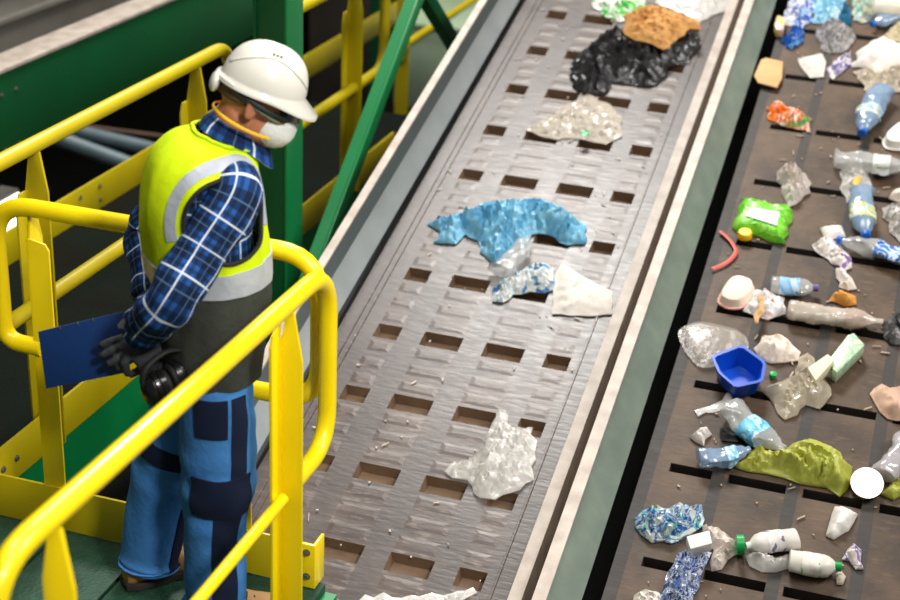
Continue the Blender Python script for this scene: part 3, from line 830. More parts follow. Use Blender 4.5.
crumple('plastic_film', [(853, 70), (866, 66), (878, 72), (892, 66), (914, 62), (914, 88), (898, 90), (881, 91), (868, 92), (862, 80)], .06, mat('beige_film', (206, 194, 176), .4, c2=(180, 166, 146), scale=12, bump=.4), 'crumpled beige film under the big white bag', 'plastic film', seed=41, jag=.8)
slab('cardboard_piece', [(754, 76), (761, 60), (766, 58), (783, 62), (782, 79), (777, 88), (758, 83)], .008, CARD, 'flat piece of tan cardboard against the conveyor wall', 'cardboard', base=.02)
ow = crumple('wrapper', [(766, 106), (774, 99), (784, 102), (789, 108), (797, 108), (812, 117), (811, 131), (798, 127), (782, 123), (770, 118)], .06, multi('orange_print', [(250, 130, 20), (240, 120, 70), (236, 222, 206), (244, 120, 60), (90, 160, 90)], 13), 'bright orange printed wrapper below the tan cardboard', 'wrapper', seed=42)
bottle('plastic_bottle', (884, 90), (862, 133), .058, PETB, 'clear blue bottle standing out with its blue cap toward the viewer, upper right', cap=CAPB, lab=multi('water_label', [(150, 190, 226), (230, 236, 240), (220, 214, 90), (120, 170, 216)], 16), labspan=(.45, .66), seed=7, crush=.3)
tray('foam_tray', [(883, 136), (900, 122), (918, 118), (918, 146), (887, 145)], .05, WHITE, 'white food tray cut by the right edge of the picture', 'tray', up=False)
bottle('plastic_bottle', (834, 157), (912, 166), .056, PETC, 'crushed silvery clear bottle with white label, upper right of the brown belt', lab=mat('pale_label', (206, 210, 200), .5, c2=(190, 196, 188), scale=14), labspan=(.5, .72), seed=9, crush=.42)
crumple('plastic_bag', [(840, 170), (850, 164), (866, 165), (872, 183), (871, 194), (862, 196), (852, 192), (847, 201), (842, 190)], .055, CLEARW, 'whitish bag with an orange patch between two crushed bottles', 'bag', seed=43)
slab('label_scrap', [(852, 184), (855, 177), (861, 176), (859, 187)], .006, mat('amber_print', (226, 170, 40), .5), 'small amber scrap on the whitish bag between two bottles', 'scrap', base=.05)
crumple('paper_sheet', [(777, 170), (787, 167), (797, 166), (803, 173), (812, 180), (811, 189), (797, 200), (788, 204), (782, 190)], .085, mat('white_grey_tissue', (226, 216, 208), .7, c2=(196, 184, 176), scale=16, bump=.4), 'crumpled ball of white tissue above the green packet', 'paper', seed=44, jag=.8, freq=22)
pk = crumple('packet', [(732, 225), (738, 205), (741, 196), (766, 203), (792, 208), (793, 215), (788, 228), (786, 242), (768, 239), (750, 232), (738, 232)], .05, multi('green_packet_print', [(110, 200, 40), (124, 208, 50), (96, 186, 36), (140, 214, 70)], 16), 'bright green printed packet near the left wall of the brown belt', 'packet', seed=45, jag=.25, flat=.8, n=14, sm=40, edge=.15)
slab('packet_label', [(746, 216), (750, 207), (780, 212), (777, 226)], .006, multi('packet_label_print', [(238, 236, 230), (226, 224, 222), (244, 242, 238), (206, 214, 220)], 22, bump=0), None, None, base=.052, parent=pk)
bm = B(); c = on(745, 233, .035); tube(bm, [c - EN * .02, c, c + EN * .008], [.030, .031, .026], 24, fn=lambda i, a_: 1 + .03 * (int(a_ * 24 / PI) % 2)); build('bottle_cap', bm, CAPY, None, label='round yellow cap at the lower corner of the green packet', cat='cap')
bottle('plastic_bottle', (862, 190), (866, 236), .056, PETB, 'short clear blue bottle with blue cap hanging below the whitish bag', cap=CAPB, lab=multi('green_yellow_label', [(196, 208, 214), (150, 180, 90), (214, 206, 90), (190, 206, 224), (226, 230, 230)], 16), labspan=(.42, .7), seed=11, crush=.25)
crumple('plastic_film', [(882, 206), (892, 203), (915, 203), (915, 238), (900, 240), (889, 225)], .06, multi('clear_grey_film', [(184, 176, 168), (206, 200, 194), (160, 150, 142), (222, 218, 212)], 20, alpha=.8), 'clear grey film at the right edge beside the short blue bottle', 'plastic film', seed=46)
crumple('paper_scrap', [(889, 197), (893, 190), (902, 188), (908, 196), (900, 201)], .04, FOAM, 'tiny white scrap at the right edge above the clear grey film', 'scrap', seed=61, n=8)
crumple('paper_sheet', [(820, 227), (842, 225), (846, 236), (825, 240)], .03, WHITE, 'small white card above the white and purple wrapper', 'card', seed=47, n=8, jag=.15, flat=.9, rough_edge=.002)
crumple('wrapper', [(812, 243), (821, 236), (834, 240), (843, 248), (852, 258), (852, 266), (842, 270), (832, 262), (822, 254)], .05, multi('white_purple_wrap', [(232, 222, 216), (222, 212, 208), (240, 232, 228), (130, 100, 160)], 13), 'white wrapper with purple marks pointing down from the white card', 'wrapper', seed=48)
bottle('plastic_bottle', (912, 261), (838, 240), .05, PETC, 'clear bottle lying across with blue label and blue cap, right edge', cap=CAPB, lab=multi('blue_label', [(60, 120, 200), (190, 214, 236), (40, 70, 160), (150, 190, 226)], 14), labspan=(.12, .5), seed=13, crush=.35)
crumple('paper_scrap', [(836, 267), (846, 268), (852, 277), (857, 288), (848, 289), (839, 286)], .035, mat('tissue', (224, 212, 202), .7), 'thin white scrap below the white and purple wrapper', 'scrap', seed=49, n=9)
crumple('fruit_peel', [(829, 299), (834, 292), (841, 289), (856, 295), (857, 303), (845, 305)], .04, mat('orange_peel', (224, 158, 70), .55, c2=(200, 130, 50), scale=14), 'orange peel above the long ribbed bottle', 'peel', seed=50, n=9, sm=60)
tray('foam_tray', [(717, 297), (729, 279), (739, 276), (753, 281), (755, 292), (742, 304), (728, 304)], .05, mat('cream_foam', (242, 220, 200), .6), 'pale pink foam tray upside down near the left wall', 'tray', up=False, rim=PINK)
bottle('plastic_bottle', (771, 284), (817, 288), .042, PETC, 'small bottle with light blue label right of the pink tray', lab=multi('sky_label', [(150, 196, 232), (120, 176, 224), (190, 216, 236), (40, 80, 160)], 10, bump=0), labspan=(.18, .62), cap=mat('violet_cap', (110, 96, 150), .4), seed=15, crush=.12)
crumple('wrapper', [(756, 288), (770, 290), (785, 296), (786, 312), (768, 318), (743, 309), (748, 300)], .05, multi('white_pale_print', [(234, 230, 224), (200, 214, 226), (240, 236, 232), (226, 190, 180), (220, 226, 230)], 15), 'torn white wrapper between the pink tray and the small blue bottle', 'wrapper', seed=51)
crumple('paper_scrap', [(757, 296), (762, 293), (764, 306), (758, 323), (755, 322), (758, 308)], .02, CARD, 'narrow tan paper strip lying over the torn white wrapper', 'scrap', seed=52, n=7, base=.05)
bottle('plastic_bottle', (788, 309), (883, 322), .047, clear('dusty_clear_bottle', (222, 208, 192), a=.8), 'long ribbed clear bottle lying across below the orange peel', ribs=260, seed=17, crush=.2, lab=clear('pinkish_clear_film', (214, 190, 176), a=.7), labspan=(.6, .82))
crumple('plastic_bag', [(882, 322), (890, 315), (908, 312), (908, 346), (891, 342), (884, 335)], .06, mat('black_white_film', (26, 26, 28), .3, c2=(150, 150, 150), scale=16, amt=.3), 'black and white scrap of film at the right edge beside the long bottle', 'plastic film', seed=53)
tray('clamshell_tray', [(679, 328), (697, 320), (742, 330), (748, 343), (738, 353), (713, 362), (699, 362), (686, 346)], .045, clear('clear_clamshell', (206, 196, 186), a=.36), 'clear plastic clamshell tray against the left wall above the blue box', 'tray', up=False)
crumple('foam_piece', [(754, 346), (762, 334), (770, 336), (778, 333), (790, 340), (801, 350), (798, 358), (784, 360), (771, 361), (760, 356)], .06, FOAM, 'lumpy white foam piece above the clear bag', 'foam', seed=54, sm=60, jag=.4, freq=11)
bt = tray('plastic_box', [(712, 363), (741, 352), (764, 369), (761, 387), (735, 393), (719, 379)], .085, BLUET, 'bright blue open plastic box near the left wall of the brown belt', 'box', up=True, taper=.8, rnd_=1)
crumple('plastic_bag', [(762, 388), (780, 380), (796, 373), (798, 355), (808, 350), (816, 362), (828, 380), (832, 392), (820, 406), (806, 402), (798, 412), (785, 417), (775, 403)], .07, clear('murky_clear_bag', (206, 194, 170), a=.75), 'murky clear bag below the two small cartons', 'bag', seed=55, n=18)
slab('carton', [(807, 372), (827, 358), (834, 364), (815, 385)], .045, mat('cream_card', (232, 222, 190), .6), 'small cream carton lying on the murky clear bag', 'carton', base=.03)
slab('carton', [(830, 362), (847, 340), (853, 338), (864, 350), (836, 378), (832, 374)], .055, multi('pale_green_print', [(176, 206, 170), (196, 216, 186), (150, 196, 160), (214, 220, 190)], 14, bump=0), 'pale green drink carton right of the small cream carton', 'carton')
bm = B(); c = on(773, 375, .012); tube(bm, [c - EN * .008, c + EN * .008, c + EN * .01], [.014, .014, .011], 16); build('bottle_cap', bm, CAPG, None, label='tiny green cap right of the blue box', cat='cap')
crumple('foam_piece', [(870, 392), (875, 386), (882, 382), (890, 386), (912, 388), (914, 416), (897, 419), (888, 417), (876, 403)], .05, mat('beige_crumple', (206, 172, 148), .7, c2=(186, 150, 126), scale=14), 'beige crumpled paper at the right edge', 'paper', seed=56)
crumple('plastic_film', [(695, 410), (710, 406), (722, 400), (727, 392), (733, 394), (730, 404), (715, 412), (698, 416)], .018, CLEARW, 'thin strip of clear film below the blue box', 'plastic film', seed=57, n=9)
bottle('plastic_bottle', (728, 407), (784, 449), .056, PETC, 'crushed clear bottle with light blue label below the blue box', lab=multi('aqua_label', [(120, 200, 230), (90, 170, 220), (180, 220, 236), (220, 230, 234)], 13), labspan=(.38, .68), seed=19, crush=.3)
crumple('paper_scrap', [(690, 436), (698, 429), (706, 427), (712, 433), (704, 445), (695, 440)], .035, mat('white_scrap', (226, 216, 208), .7), 'small white scrap left of the crushed blue labelled bottles', 'scrap', seed=58, n=8)
crumple('plastic_film', [(720, 428), (727, 427), (735, 432), (748, 437), (738, 442), (722, 440)], .02, mat('black_scrap_film', (26, 22, 20), .5), 'black scrap between the two crushed blue labelled bottles', 'scrap', seed=59, n=8)
bottle('plastic_bottle', (698, 457), (750, 449), .045, PETB, 'crushed blue bottle just left of the yellow green bag', seed=21, crush=.45, lab=multi('pale_blue_label', [(190, 220, 236), (120, 190, 226), (226, 232, 234)], 14), labspan=(.5, .72))
crumple('plastic_bag', [(733, 462), (748, 452), (757, 443), (770, 451), (784, 448), (793, 440), (806, 436), (820, 438), (832, 444), (853, 463), (852, 480), (840, 493), (827, 484), (812, 482), (800, 480), (784, 474), (767, 470), (750, 468)], .085, YGREEN, 'yellow green plastic bag spread across the lower brown belt', 'bag', seed=62, n=30, jag=.8, freq=7.5, sm=60)
crumple('plastic_bag', [(880, 492), (888, 486), (900, 478), (916, 474), (916, 492), (894, 498)], .05, YGREEN, 'yellow green scrap of bag right of the tin can, at the edge', 'bag', seed=63, n=10)
# tin can, its bright end toward the viewer
c = on(867, 483, .05); ax = ((CAM - c).normalized() + (V((1.0, 2.0, 6.2)) - c).normalized()).normalized(); bm = B()
tube(bm, [c - ax * .11, c - ax * .105, c - ax * .01, c - ax * .004, c], [.050, .052, .052, .055, .055], 32); can = build('tin_can', bm, GOLD, None, label='open tin can with shining silver end beside the yellow green bag', cat='can')
bm = B(); tube(bm, [c, c + ax * .003, c + ax * .003, c + ax * .001], [.055, .055, .051, .050], 32); build('lid', bm, ALU, can)
bottle('plastic_bottle', (882, 476), (912, 424), .045, clear('grey_crushed_bottle', (196, 190, 194), a=.85), 'crushed greyish bottle slanting up at the right edge above the tin can', seed=23, crush=.35)
crumple('cup_shard', [(826, 534), (830, 520), (835, 505), (846, 508), (858, 513), (849, 529), (834, 538)], .04, WHITE, 'pointed white plastic shard below the tin can', 'shard', seed=64, n=9, jag=.1, flat=.85, sm=60, rough_edge=.002)
crumple('wrapper', [(635, 516), (642, 508), (666, 507), (676, 502), (690, 504), (702, 502), (702, 524), (686, 534), (671, 541), (652, 540), (640, 531)], .065, multi('blue_teal_print', [(214, 218, 214), (80, 130, 190), (190, 206, 214), (40, 90, 170), (100, 190, 180), (232, 232, 228)], 18), 'blue and white crumpled wrapper near the wall at the bottom', 'wrapper', seed=65, n=20, jag=.8)
crumple('plastic_bottle', [(678, 550), (694, 548), (712, 550), (706, 562), (701, 574), (694, 592), (688, 608), (658, 608), (660, 592), (665, 578), (672, 564)], .075, multi('blue_crushed_plastic', [(110, 136, 190), (210, 218, 230), (70, 100, 170), (236, 238, 242), (150, 170, 210), (50, 70, 120)], 26, rough=.2), 'crushed blue bottle glittering at the bottom edge', 'bottle', seed=66, n=22, jag=.9, freq=20)
slab('carton', [(686, 540), (709, 534), (712, 547), (690, 553)], .04, mat('white_card', (236, 232, 224), .5), 'small white carton between the blue wrapper and the blue bottle', 'carton', base=.045)
crumple('plastic_bag', [(702, 523), (712, 525), (724, 530), (738, 541), (738, 551), (728, 558), (722, 567), (712, 569), (710, 560), (714, 548), (704, 540)], .055, mat('off_white_film', (228, 214, 202), .45, c2=(210, 196, 184), scale=10, bump=.3), 'off white knotted bag tied with green at the bottom of the brown belt', 'bag', seed=67, n=16, sm=50, jag=.4)
bm = B(); c = on(740, 545, .04); d = (on(744, 545, .04) - c).normalized(); tube(bm, [c - d * .012, c + d * .012], .034, 20); build('bag_tie', bm, CAPG, None, label='green band around the neck of the off white bag', cat='tie')
bottle('plastic_bottle', (798, 539), (746, 546), .042, mat('milky_bottle', (226, 220, 212), .4, alpha=.92), 'milky white bottle right of the green band, upper of two', seed=25, crush=.15, lab=multi('white_label_dots', [(234, 230, 224), (226, 222, 218), (236, 232, 228), (120, 120, 140)], 22, bump=0), labspan=(.3, .6))
crumple('plastic_bag', [(745, 554), (760, 551), (775, 556), (790, 553), (790, 566), (776, 570), (762, 570), (750, 564)], .05, CLEARW, 'cloudy clear wrapping just under the upper milky bottle', 'plastic film', seed=68, n=14)
bottle('plastic_bottle', (789, 560), (840, 567), .043, mat('milky_bottle_green', (224, 220, 208), .4, alpha=.9), 'milky bottle with green cap at the lower right of the brown belt', cap=CAPG, seed=27, crush=.15, lab=multi('green_dash_label', [(230, 226, 214), (224, 220, 210), (232, 230, 220), (110, 190, 80)], 16, bump=0), labspan=(.25, .6))
crumple('wrapper', [(842, 558), (848, 548), (854, 542), (862, 549), (861, 560), (864, 568), (856, 568), (850, 560)], .04, multi('violet_tip_print', [(224, 212, 208), (232, 224, 220), (150, 130, 180), (220, 206, 204)], 18), 'torn pale wrapper with violet tip beside the green capped bottle', 'wrapper', seed=69, n=10)
crumple('paper_scrap', [(836, 573), (841, 570), (846, 576), (843, 584), (837, 584)], .025, mat('pale_scrap', (206, 196, 176), .7), 'small pale scrap below the green capped bottle', 'scrap', seed=70, n=7)
crumple('paper_scrap', [(634, 594), (645, 588), (660, 592), (665, 606), (632, 608)], .04, mat('dusty_white_scrap', (214, 206, 196), .7), 'dusty white scrap at the bottom edge left of the glittering blue bottle', 'scrap', seed=71, n=10)
bm = B(); P_ = [on(px, py, .012) for px, py in spline([(720, 231), (727, 237), (733, 244), (736, 252), (730, 260), (722, 265), (712, 269)], 5)]
tube(bm, P_, (.009, .003), 8); build('strap', bm, mat('red_strap', (204, 86, 76), .5), None, label='thin red strap bent into a hook beside the left wall', cat='strap')
# loose flakes nobody could count
for (lab, xr, sr_, n, cols, sd) in (('fine pale crumbs scattered over the grey belt', (-1.95, -1.06), (-1.3, 2.6), 110, [(214, 200, 184), (190, 176, 160)], 5), ('fine pale crumbs and splinters scattered over the brown belt', (-.63, .3), (-1.1, 2.9), 170, [(196, 178, 156), (150, 126, 102)], 6)):
    R = random.Random(sd); bm = B()
    for _ in range(n):
        x, s = R.uniform(*xr), R.uniform(*sr_); a = R.uniform(0, PI); L = R.choice((.003, .004, .005, .007, .013, .018)) * R.uniform(.7, 1.2); w_ = R.uniform(.0012, .0042)
        dx, ds = math.cos(a) * L, math.sin(a) * L; ex, es = -math.sin(a) * w_, math.cos(a) * w_
        prism(bm, [Bp(x + p * dx + q * ex, s + p * ds + q * es, .0045) for p, q in ((-1, -.6), (.8, -1), (1, .5), (-.5, 1))], EN * .003)
    o = build('crumbs', bm, mat('pale_crumbs', cols[0], .7, c2=cols[1], scale=40), None, 0, label=lab, cat='crumbs', kind='stuff')
# ================================================================== WORKER
WB = V((-1.72, 3.38, 0))                                  # under the pelvis
RH = V((math.cos(YAW), math.sin(YAW), 0)); FH = V((-math.sin(YAW), math.cos(YAW), 0))
TF = math.radians(31); F = V((math.cos(TF), math.sin(TF), 0)); RT_ = V((math.sin(TF), -math.cos(TF), 0)); UP = V((0, 0, 1))


def W(a, z, d=0): return WB + RH * a + FH * d + UP * z


VEST = mat('hi_vis_yellow_fabric', (206, 232, 10), .7, c2=(196, 222, 8), scale=9, bump=.25, bscale=26, spec=.2)
REFL = mat('silver_reflective_tape', (176, 182, 190), .38, c2=(160, 166, 176), scale=20, bump=.2, bscale=60)
VDARK = mat('charcoal_fabric', (66, 69, 62), .85, c2=(54, 57, 51), scale=7, bump=.3, bscale=40, spec=.15)
BIND = mat('black_binding', (16, 18, 20), .8)
SHIRT = plaid('blue_plaid_flannel')
TROU = mat('blue_work_trouser', (72, 132, 194), .85, c2=(58, 116, 180), scale=6, bump=.3, bscale=45, spec=.15)
NAVY = mat('navy_trouser_panel', (26, 34, 58), .85, c2=(22, 30, 50), scale=8, spec=.15)
SKIN = mat('skin', (206, 140, 104), .5, c2=(190, 118, 86), scale=9)
HAIR = mat('short_brown_hair', (112, 84, 62), .8, c2=(84, 62, 46), scale=60)
HELM = mat('white_helmet_shell', (218, 215, 203), .2, spec=.6, coat=.3)
MASKM = mat('white_respirator', (242, 243, 238), .8, bump=.25, bscale=120)
STRAP = mat('yellow_elastic', (238, 190, 40), .6)
LENS = mat('dark_goggle_lens', (30, 38, 60), .08, spec=.8, coat=.6)
GSTRAP = mat('goggle_strap', (26, 32, 30), .6); GTEAL = mat('pale_green_headband', (128, 152, 138), .6)
GLOVE = mat('dark_grey_glove', (62, 64, 68), .75, c2=(46, 48, 52), scale=40, bump=.3, bscale=90)
BOOT = mat('tan_boot_leather', (176, 132, 76), .7, c2=(150, 108, 58), scale=14); SOLE = mat('dark_boot_sole', (44, 40, 36), .8)
CLIP = mat('navy_clipboard', (12, 54, 110), .5, c2=(10, 48, 100), scale=5)
CHROME = mat('chrome', (200, 200, 202), .2, metal=1)

person = empty('person', WB, 'worker in white helmet, yellow vest, plaid shirt and blue trousers, hands behind back', 'person')

# torso section: height -> (centre along F, half depth, half width)
TOR = [(.66, .0, .120, .180), (.72, .0, .122, .182), (.80, .0, .128, .188), (.90, .0, .138, .192), (1.0, .0, .146, .194), (1.08, .0, .153, .198), (1.18, -.008, .156, .203), (1.27, -.014, .152, .206), (1.34, -.012, .144, .200), (1.40, -.002, .130, .180), (1.445, .018, .106, .138), (1.475, .042, .080, .092), (1.495, .060, .064, .070)]
TS = spline(TOR, 9)


def tsec(z):
    for i in range(len(TS) - 1):
        a, b = TS[i], TS[i + 1]
        if a[0] <= z <= b[0]:
            t = (z - a[0]) / max(1e-9, b[0] - a[0]); return [a[j] + (b[j] - a[j]) * t for j in (1, 2, 3)]
    return list(TS[0][1:] if z < TS[0][0] else TS[-1][1:])


def T(th, z, off=0, wr=0):
    """point on the torso: th from straight ahead (0) round to his right side (90 deg)"""
    c, hf, hr = tsec(z); e = .88
    ct, st = math.cos(th), math.sin(th)
    f = c + (hf + off) * math.copysign(abs(ct) ** e, ct); r = (hr + off) * math.copysign(abs(st) ** e, st)
    k = max(0, min(1, (z - 1.28) / .2)); zz = z - .30 * k * f
    if wr: 
        q = V((ct * 2.2, st * 2.2, z * 5)); g = noise.noise(q * 1.5) * .6 + noise.noise(V((th * 2.2, z * 4 + th * 1.2, 3))) * .7
        f += ct * g * wr; r += st * g * wr
    return WB + F * f + RT_ * r + UP * zz


def sheet(name, th0, th1, z0, z1, nu, nv, m, off=.0, thick=.004, drop=None, parent=None, label=None, wr=.010, close=False):
    bm = B(); g = []
    for j in range(nv + 1):
        z = z0 + (z1 - z0) * j / nv; g.append([bm.verts.new(T(th0 + (th1 - th0) * i / nu, z, off, wr)) for i in range(nu if close else nu + 1)])
    n = nu
    for j in range(nv):
        for i in range(n):
            i2 = (i + 1) % nu if close else i + 1
            if drop and drop(th0 + (th1 - th0) * (i + .5) / nu, z0 + (z1 - z0) * (j + .5) / nv): continue
            bm.faces.new((g[j][i], g[j][i2], g[j + 1][i2], g[j + 1][i]))
    for v in list(bm.verts):
        if not v.link_faces: bm.verts.remove(v)
    bmesh.ops.recalc_face_normals(bm, faces=bm.faces)
    geo = bmesh.ops.extrude_face_region(bm, geom=list(bm.faces))
    vs = [e for e in geo['geom'] if isinstance(e, bmesh.types.BMVert)]
    for v in vs:
        c = V((WB.x, WB.y, v.co.z)); d = (v.co - c); d.z = 0
        v.co -= d.normalized() * thick
    return build(name, bm, m, parent or person, 60, label=label)


# --- head frame
HC = W(.132, 1.574); HY = math.radians(25); HP = math.radians(20)
hf0 = V((math.cos(HY), math.sin(HY), 0)); HR = V((math.sin(HY), -math.cos(HY), 0))
HF = hf0 * math.cos(HP) - UP * math.sin(HP); HU = hf0 * math.sin(HP) + UP * math.cos(HP)


def Hd(f, r, u): return HC + HF * f + HR * r + HU * u


HA = (HF, HR, HU)
# arms: (a, z, d) joints
SR, ER, CR = (.092, 1.355, -.135), (-.052, 1.125, -.270), (-.150, .985, -.165)
SL, EL, CL = (.0, 1.355, .135), (-.205, 1.115, .205), (-.165, .985, .03)
# ------------------------------------------------ one continuous body under the clothes
bm = B()
rings = []
for z in [.80 + .03 * i for i in range(22)]:
    c, hf, hr = tsec(z); rings.append([bm.verts.new(T(2 * PI * k / 28, z, -.042)) for k in range(28)])
for i in range(len(rings) - 1):
    for k in range(28): bm.faces.new((rings[i][k], rings[i][(k + 1) % 28], rings[i + 1][(k + 1) % 28], rings[i + 1][k]))
bm.faces.new(rings[0][::-1]); bm.faces.new(rings[-1])
tube(bm, [WB + F * .035 + UP * 1.42, WB + F * .07 + UP * 1.50, Hd(-.02, 0, -.03)], [.068, .062, .060], 20)
ellipsoid(bm, Hd(-.008, 0, .035), HA, (.098, .077, .098))
ellipsoid(bm, Hd(.030, 0, -.045), HA, (.066, .060, .072))
ellipsoid(bm, Hd(.058, 0, -.085), HA, (.036, .036, .028))
ellipsoid(bm, Hd(.055, 0, .022), HA, (.034, .062, .026))
tube(bm, [Hd(.088, 0, .022), Hd(.100, 0, .0), Hd(.112, 0, -.022), Hd(.100, 0, -.032)], [.009, .011, .015, .012], 10)
for s in (-1, 1):
    ellipsoid(bm, Hd(.055, s * .045, -.015), HA, (.030, .026, .024))
    ellipsoid(bm, Hd(-.012, s * .079, -.008), ((HF - HR * s * .5).normalized(), HR, HU), (.020, .009, .033))
    ellipsoid(bm, Hd(-.008, s * .082, .012), ((HF - HR * s * .5).normalized(), HR, HU), (.020, .007, .018))
ellipsoid(bm, Hd(.091, 0, -.052), HA, (.009, .022, .006)); ellipsoid(bm, Hd(.088, 0, -.062), HA, (.010, .019, .007))
for S, E, C_ in ((SR, ER, CR), (SL, EL, CL)):
    s_, e_, c_ = W(*S), W(*E), W(*C_)
    tube(bm, [W(S[0] - .02, S[1] + .03, S[2] * .5), s_, s_.lerp(e_, .5), e_], [.040, .046, .045, .040], 18); ellipsoid(bm, e_, (F, RT_, UP), (.040, .040, .040))
    tube(bm, [e_, e_.lerp(c_, .35), c_, c_ + (c_ - e_).normalized() * .05], [.040, .041, .028, .026], 18); ellipsoid(bm, s_, (F, RT_, UP), (.036, .036, .036))
LEGS = {1: [(.028, .86, -.085), (.028, .68, -.095), (.022, .50, -.095), (.008, .30, -.085), (.006, .10, -.080)],
        -1: [(-.03, .86, .085), (-.07, .68, .095), (-.130, .50, .100), (-.185, .30, .115), (-.222, .10, .125)]}
for s, pts in LEGS.items():
    tube(bm, [W(*p) for p in pts], [.078, .072, .056, .050, .036], 18)
    ft = W(*pts[-1]); fd = (F * math.cos(s * .1) - RT_ * math.sin(s * -.25)).normalized()
    ellipsoid(bm, ft + UP * -.055 + fd * .055, (fd, fd.cross(UP), UP), (.10, .036, .034))
ellipsoid(bm, W(0, .86), (F, RT_, UP), (.105, .150, .10))
bm = remesh(bm, .0065, 3, .45); body = build('body', bm, SKIN, person, 180)
for s in (-1, 1):
    bm = B(); ellipsoid(bm, Hd(.078, s * .031, .0), HA, (.012, .013, .012), 14, 8); build('eye', bm, mat('eye_white', (230, 226, 220), .2), person, 180)
# hair at the nape
bm = B(); g = []
for j in range(9):
    u = -.008 + .0065 * j
    g.append([bm.verts.new(Hd(-.008 - math.cos(t) * .104 * math.sqrt(max(.2, 1 - ((u - .035) / .112) ** 2)), math.sin(t) * .081 * math.sqrt(max(.2, 1 - ((u - .035) / .112) ** 2)), u)) for t in [(-1 + 2 * i / 24) * 1.45 for i in range(25)]])
for j in range(8):
    for i in range(24): bm.faces.new((g[j][i], g[j][i + 1], g[j + 1][i + 1], g[j + 1][i]))
geo = bmesh.ops.extrude_face_region(bm, geom=list(bm.faces))
for v in geo['geom']:
    if isinstance(v, bmesh.types.BMVert): v.co += (Hd(-.008, 0, .035) - v.co).normalized() * .008
build('hair', bm, HAIR, person, 180)

# ------------------------------------------------ helmet
hel = None
bm = B(); seg = 48; rings = []
HOF, HOU = .004, .044                                     # rim centre


def dome(k, t, off=0):
    """k: 0 rim .. 1 crown"""
    a = math.cos(k * PI / 2) ** .86 if k < 1 else 0; ct, st = math.cos(t), math.sin(t)
    ff = (.110 if ct > 0 else .113) + off; rr = .098 + off
    h = math.sin(k * PI / 2) * (.104 + off)
    rd = 1 + .022 * max(0, math.cos(t * 2)) * 0
    ridge = .010 * math.exp(-((st * rr * a) / .030) ** 2) * min(1, k * 2.2) * (1 if True else 0)
    f = HOF + ff * a * ct; r = rr * a * st
    return Hd(f, r, HOU + h + ridge * .9 - .018 * (1 - k) * (ct > .2) * 0)


for k in [0, .04, .1, .18, .27, .37, .48, .6, .72, .83, .92]: rings.append([bm.verts.new(dome(k, 2 * PI * i / seg)) for i in range(seg)])
top = bm.verts.new(dome(1, 0))
for a, b in zip(rings, rings[1:]):
    for i in range(seg): bm.faces.new((a[i], a[(i + 1) % seg], b[(i + 1) % seg], b[i]))
for i in range(seg): bm.faces.new((rings[-1][i], rings[-1][(i + 1) % seg], top))
# rim lip and peak
lip = []
for (g0, dz) in ((1.0, -.006), (1.0, -.016)):
    ring = []
    for i in range(seg):
        t = 2 * PI * i / seg; ct, st = math.cos(t), math.sin(t)
        pk = .038 * max(0, ct) ** 2.2 + .008 + .004 * max(0, -ct); ex = pk
        f = HOF + (.110 if ct > 0 else .113) * ct + ex * ct; r = .098 * st + ex * st
        ring.append(bm.verts.new(Hd(f, r, HOU + dz - .026 * max(0, ct) ** 2 - .012 * abs(st) ** 2 * 0)))
    lip.append(ring)
for i in range(seg):
    j = (i + 1) % seg
    bm.faces.new((lip[0][i], lip[0][j], rings[0][j], rings[0][i])); bm.faces.new((lip[1][i], lip[1][j], lip[0][j], lip[0][i]))
inner = [bm.verts.new(dome(.02, 2 * PI * i / seg, -.006)) for i in range(seg)]
inn2 = [bm.verts.new(dome(.5, 2 * PI * i / seg, -.008)) for i in range(seg)]; itop = bm.verts.new(dome(1, 0, -.010))
for i in range(seg):
    j = (i + 1) % seg
    bm.faces.new((inner[i], inner[j], lip[1][j], lip[1][i])); bm.faces.new((inn2[i], inn2[j], inner[j], inner[i])); bm.faces.new((itop, inn2[j], inn2[i]))
hel = build('helmet', bm, HELM, person, 60, label='white safety helmet')
for i in range(3):                                       # vent slots on the near side of the crown
    bm = B(); c = dome(.70, PI * (.56 - .055 * i) - .0, .001); c2 = dome(.70, PI * (.56 - .055 * i) - .085, .001); tube(bm, [c, c2], .0032, 8); build('vent', bm, BLK, hel)
# raised side panel line
bm = B(); P_ = []
for i in range(25):
    t = PI * (.10 + .80 * i / 24); k = .20 + .42 * math.sin(PI * i / 24); P_.append(dome(k, t, .0005))
tube(bm, P_, .0025, 8); build('moulded_ridge', bm, HELM, hel, 180)
# rear adjuster cup
bm = B(); ellipsoid(bm, Hd(-.116, .015, .014), HA, (.014, .032, .028)); build('rear_adjuster', bm, HELM, hel, 180)
# goggles: strap round the helmet rim, lenses
gog = None
bm = B(); pts = [Hd(HOF + (.112) * math.cos(t), .094 * math.sin(t), HOU - .030 - .026 * math.cos(t) - .004) for t in [PI * (.25 + 1.5 * i / 48) for i in range(49)]]
tube(bm, pts, [(.003, .0065)] * 49, 10); gog = build('goggles', bm, GSTRAP, person, 60, label='dark safety goggles on a black strap')
bm = B(); pts = [Hd(HOF + .104 * math.cos(t), .086 * math.sin(t), HOU - .040 - .030 * math.cos(t)) for t in [PI * (.30 + 1.4 * i / 48) for i in range(49)]]
tube(bm, pts, [(.003, .009)] * 49, 10); build('headband', bm, GTEAL, hel, 60, label='pale green inner headband')
bm = B(); g = []
for j in range(7):
    u = -.018 + .0062 * j
    g.append([bm.verts.new(Hd(.006 + .108 * math.cos(t), .082 * math.sin(t), u + .002)) for t in [(-1 + 2 * i / 30) * 1.02 for i in range(31)]])
for j in range(6):
    for i in range(30): bm.faces.new((g[j][i], g[j][i + 1], g[j + 1][i + 1], g[j + 1][i]))
geo = bmesh.ops.extrude_face_region(bm, geom=list(bm.faces))
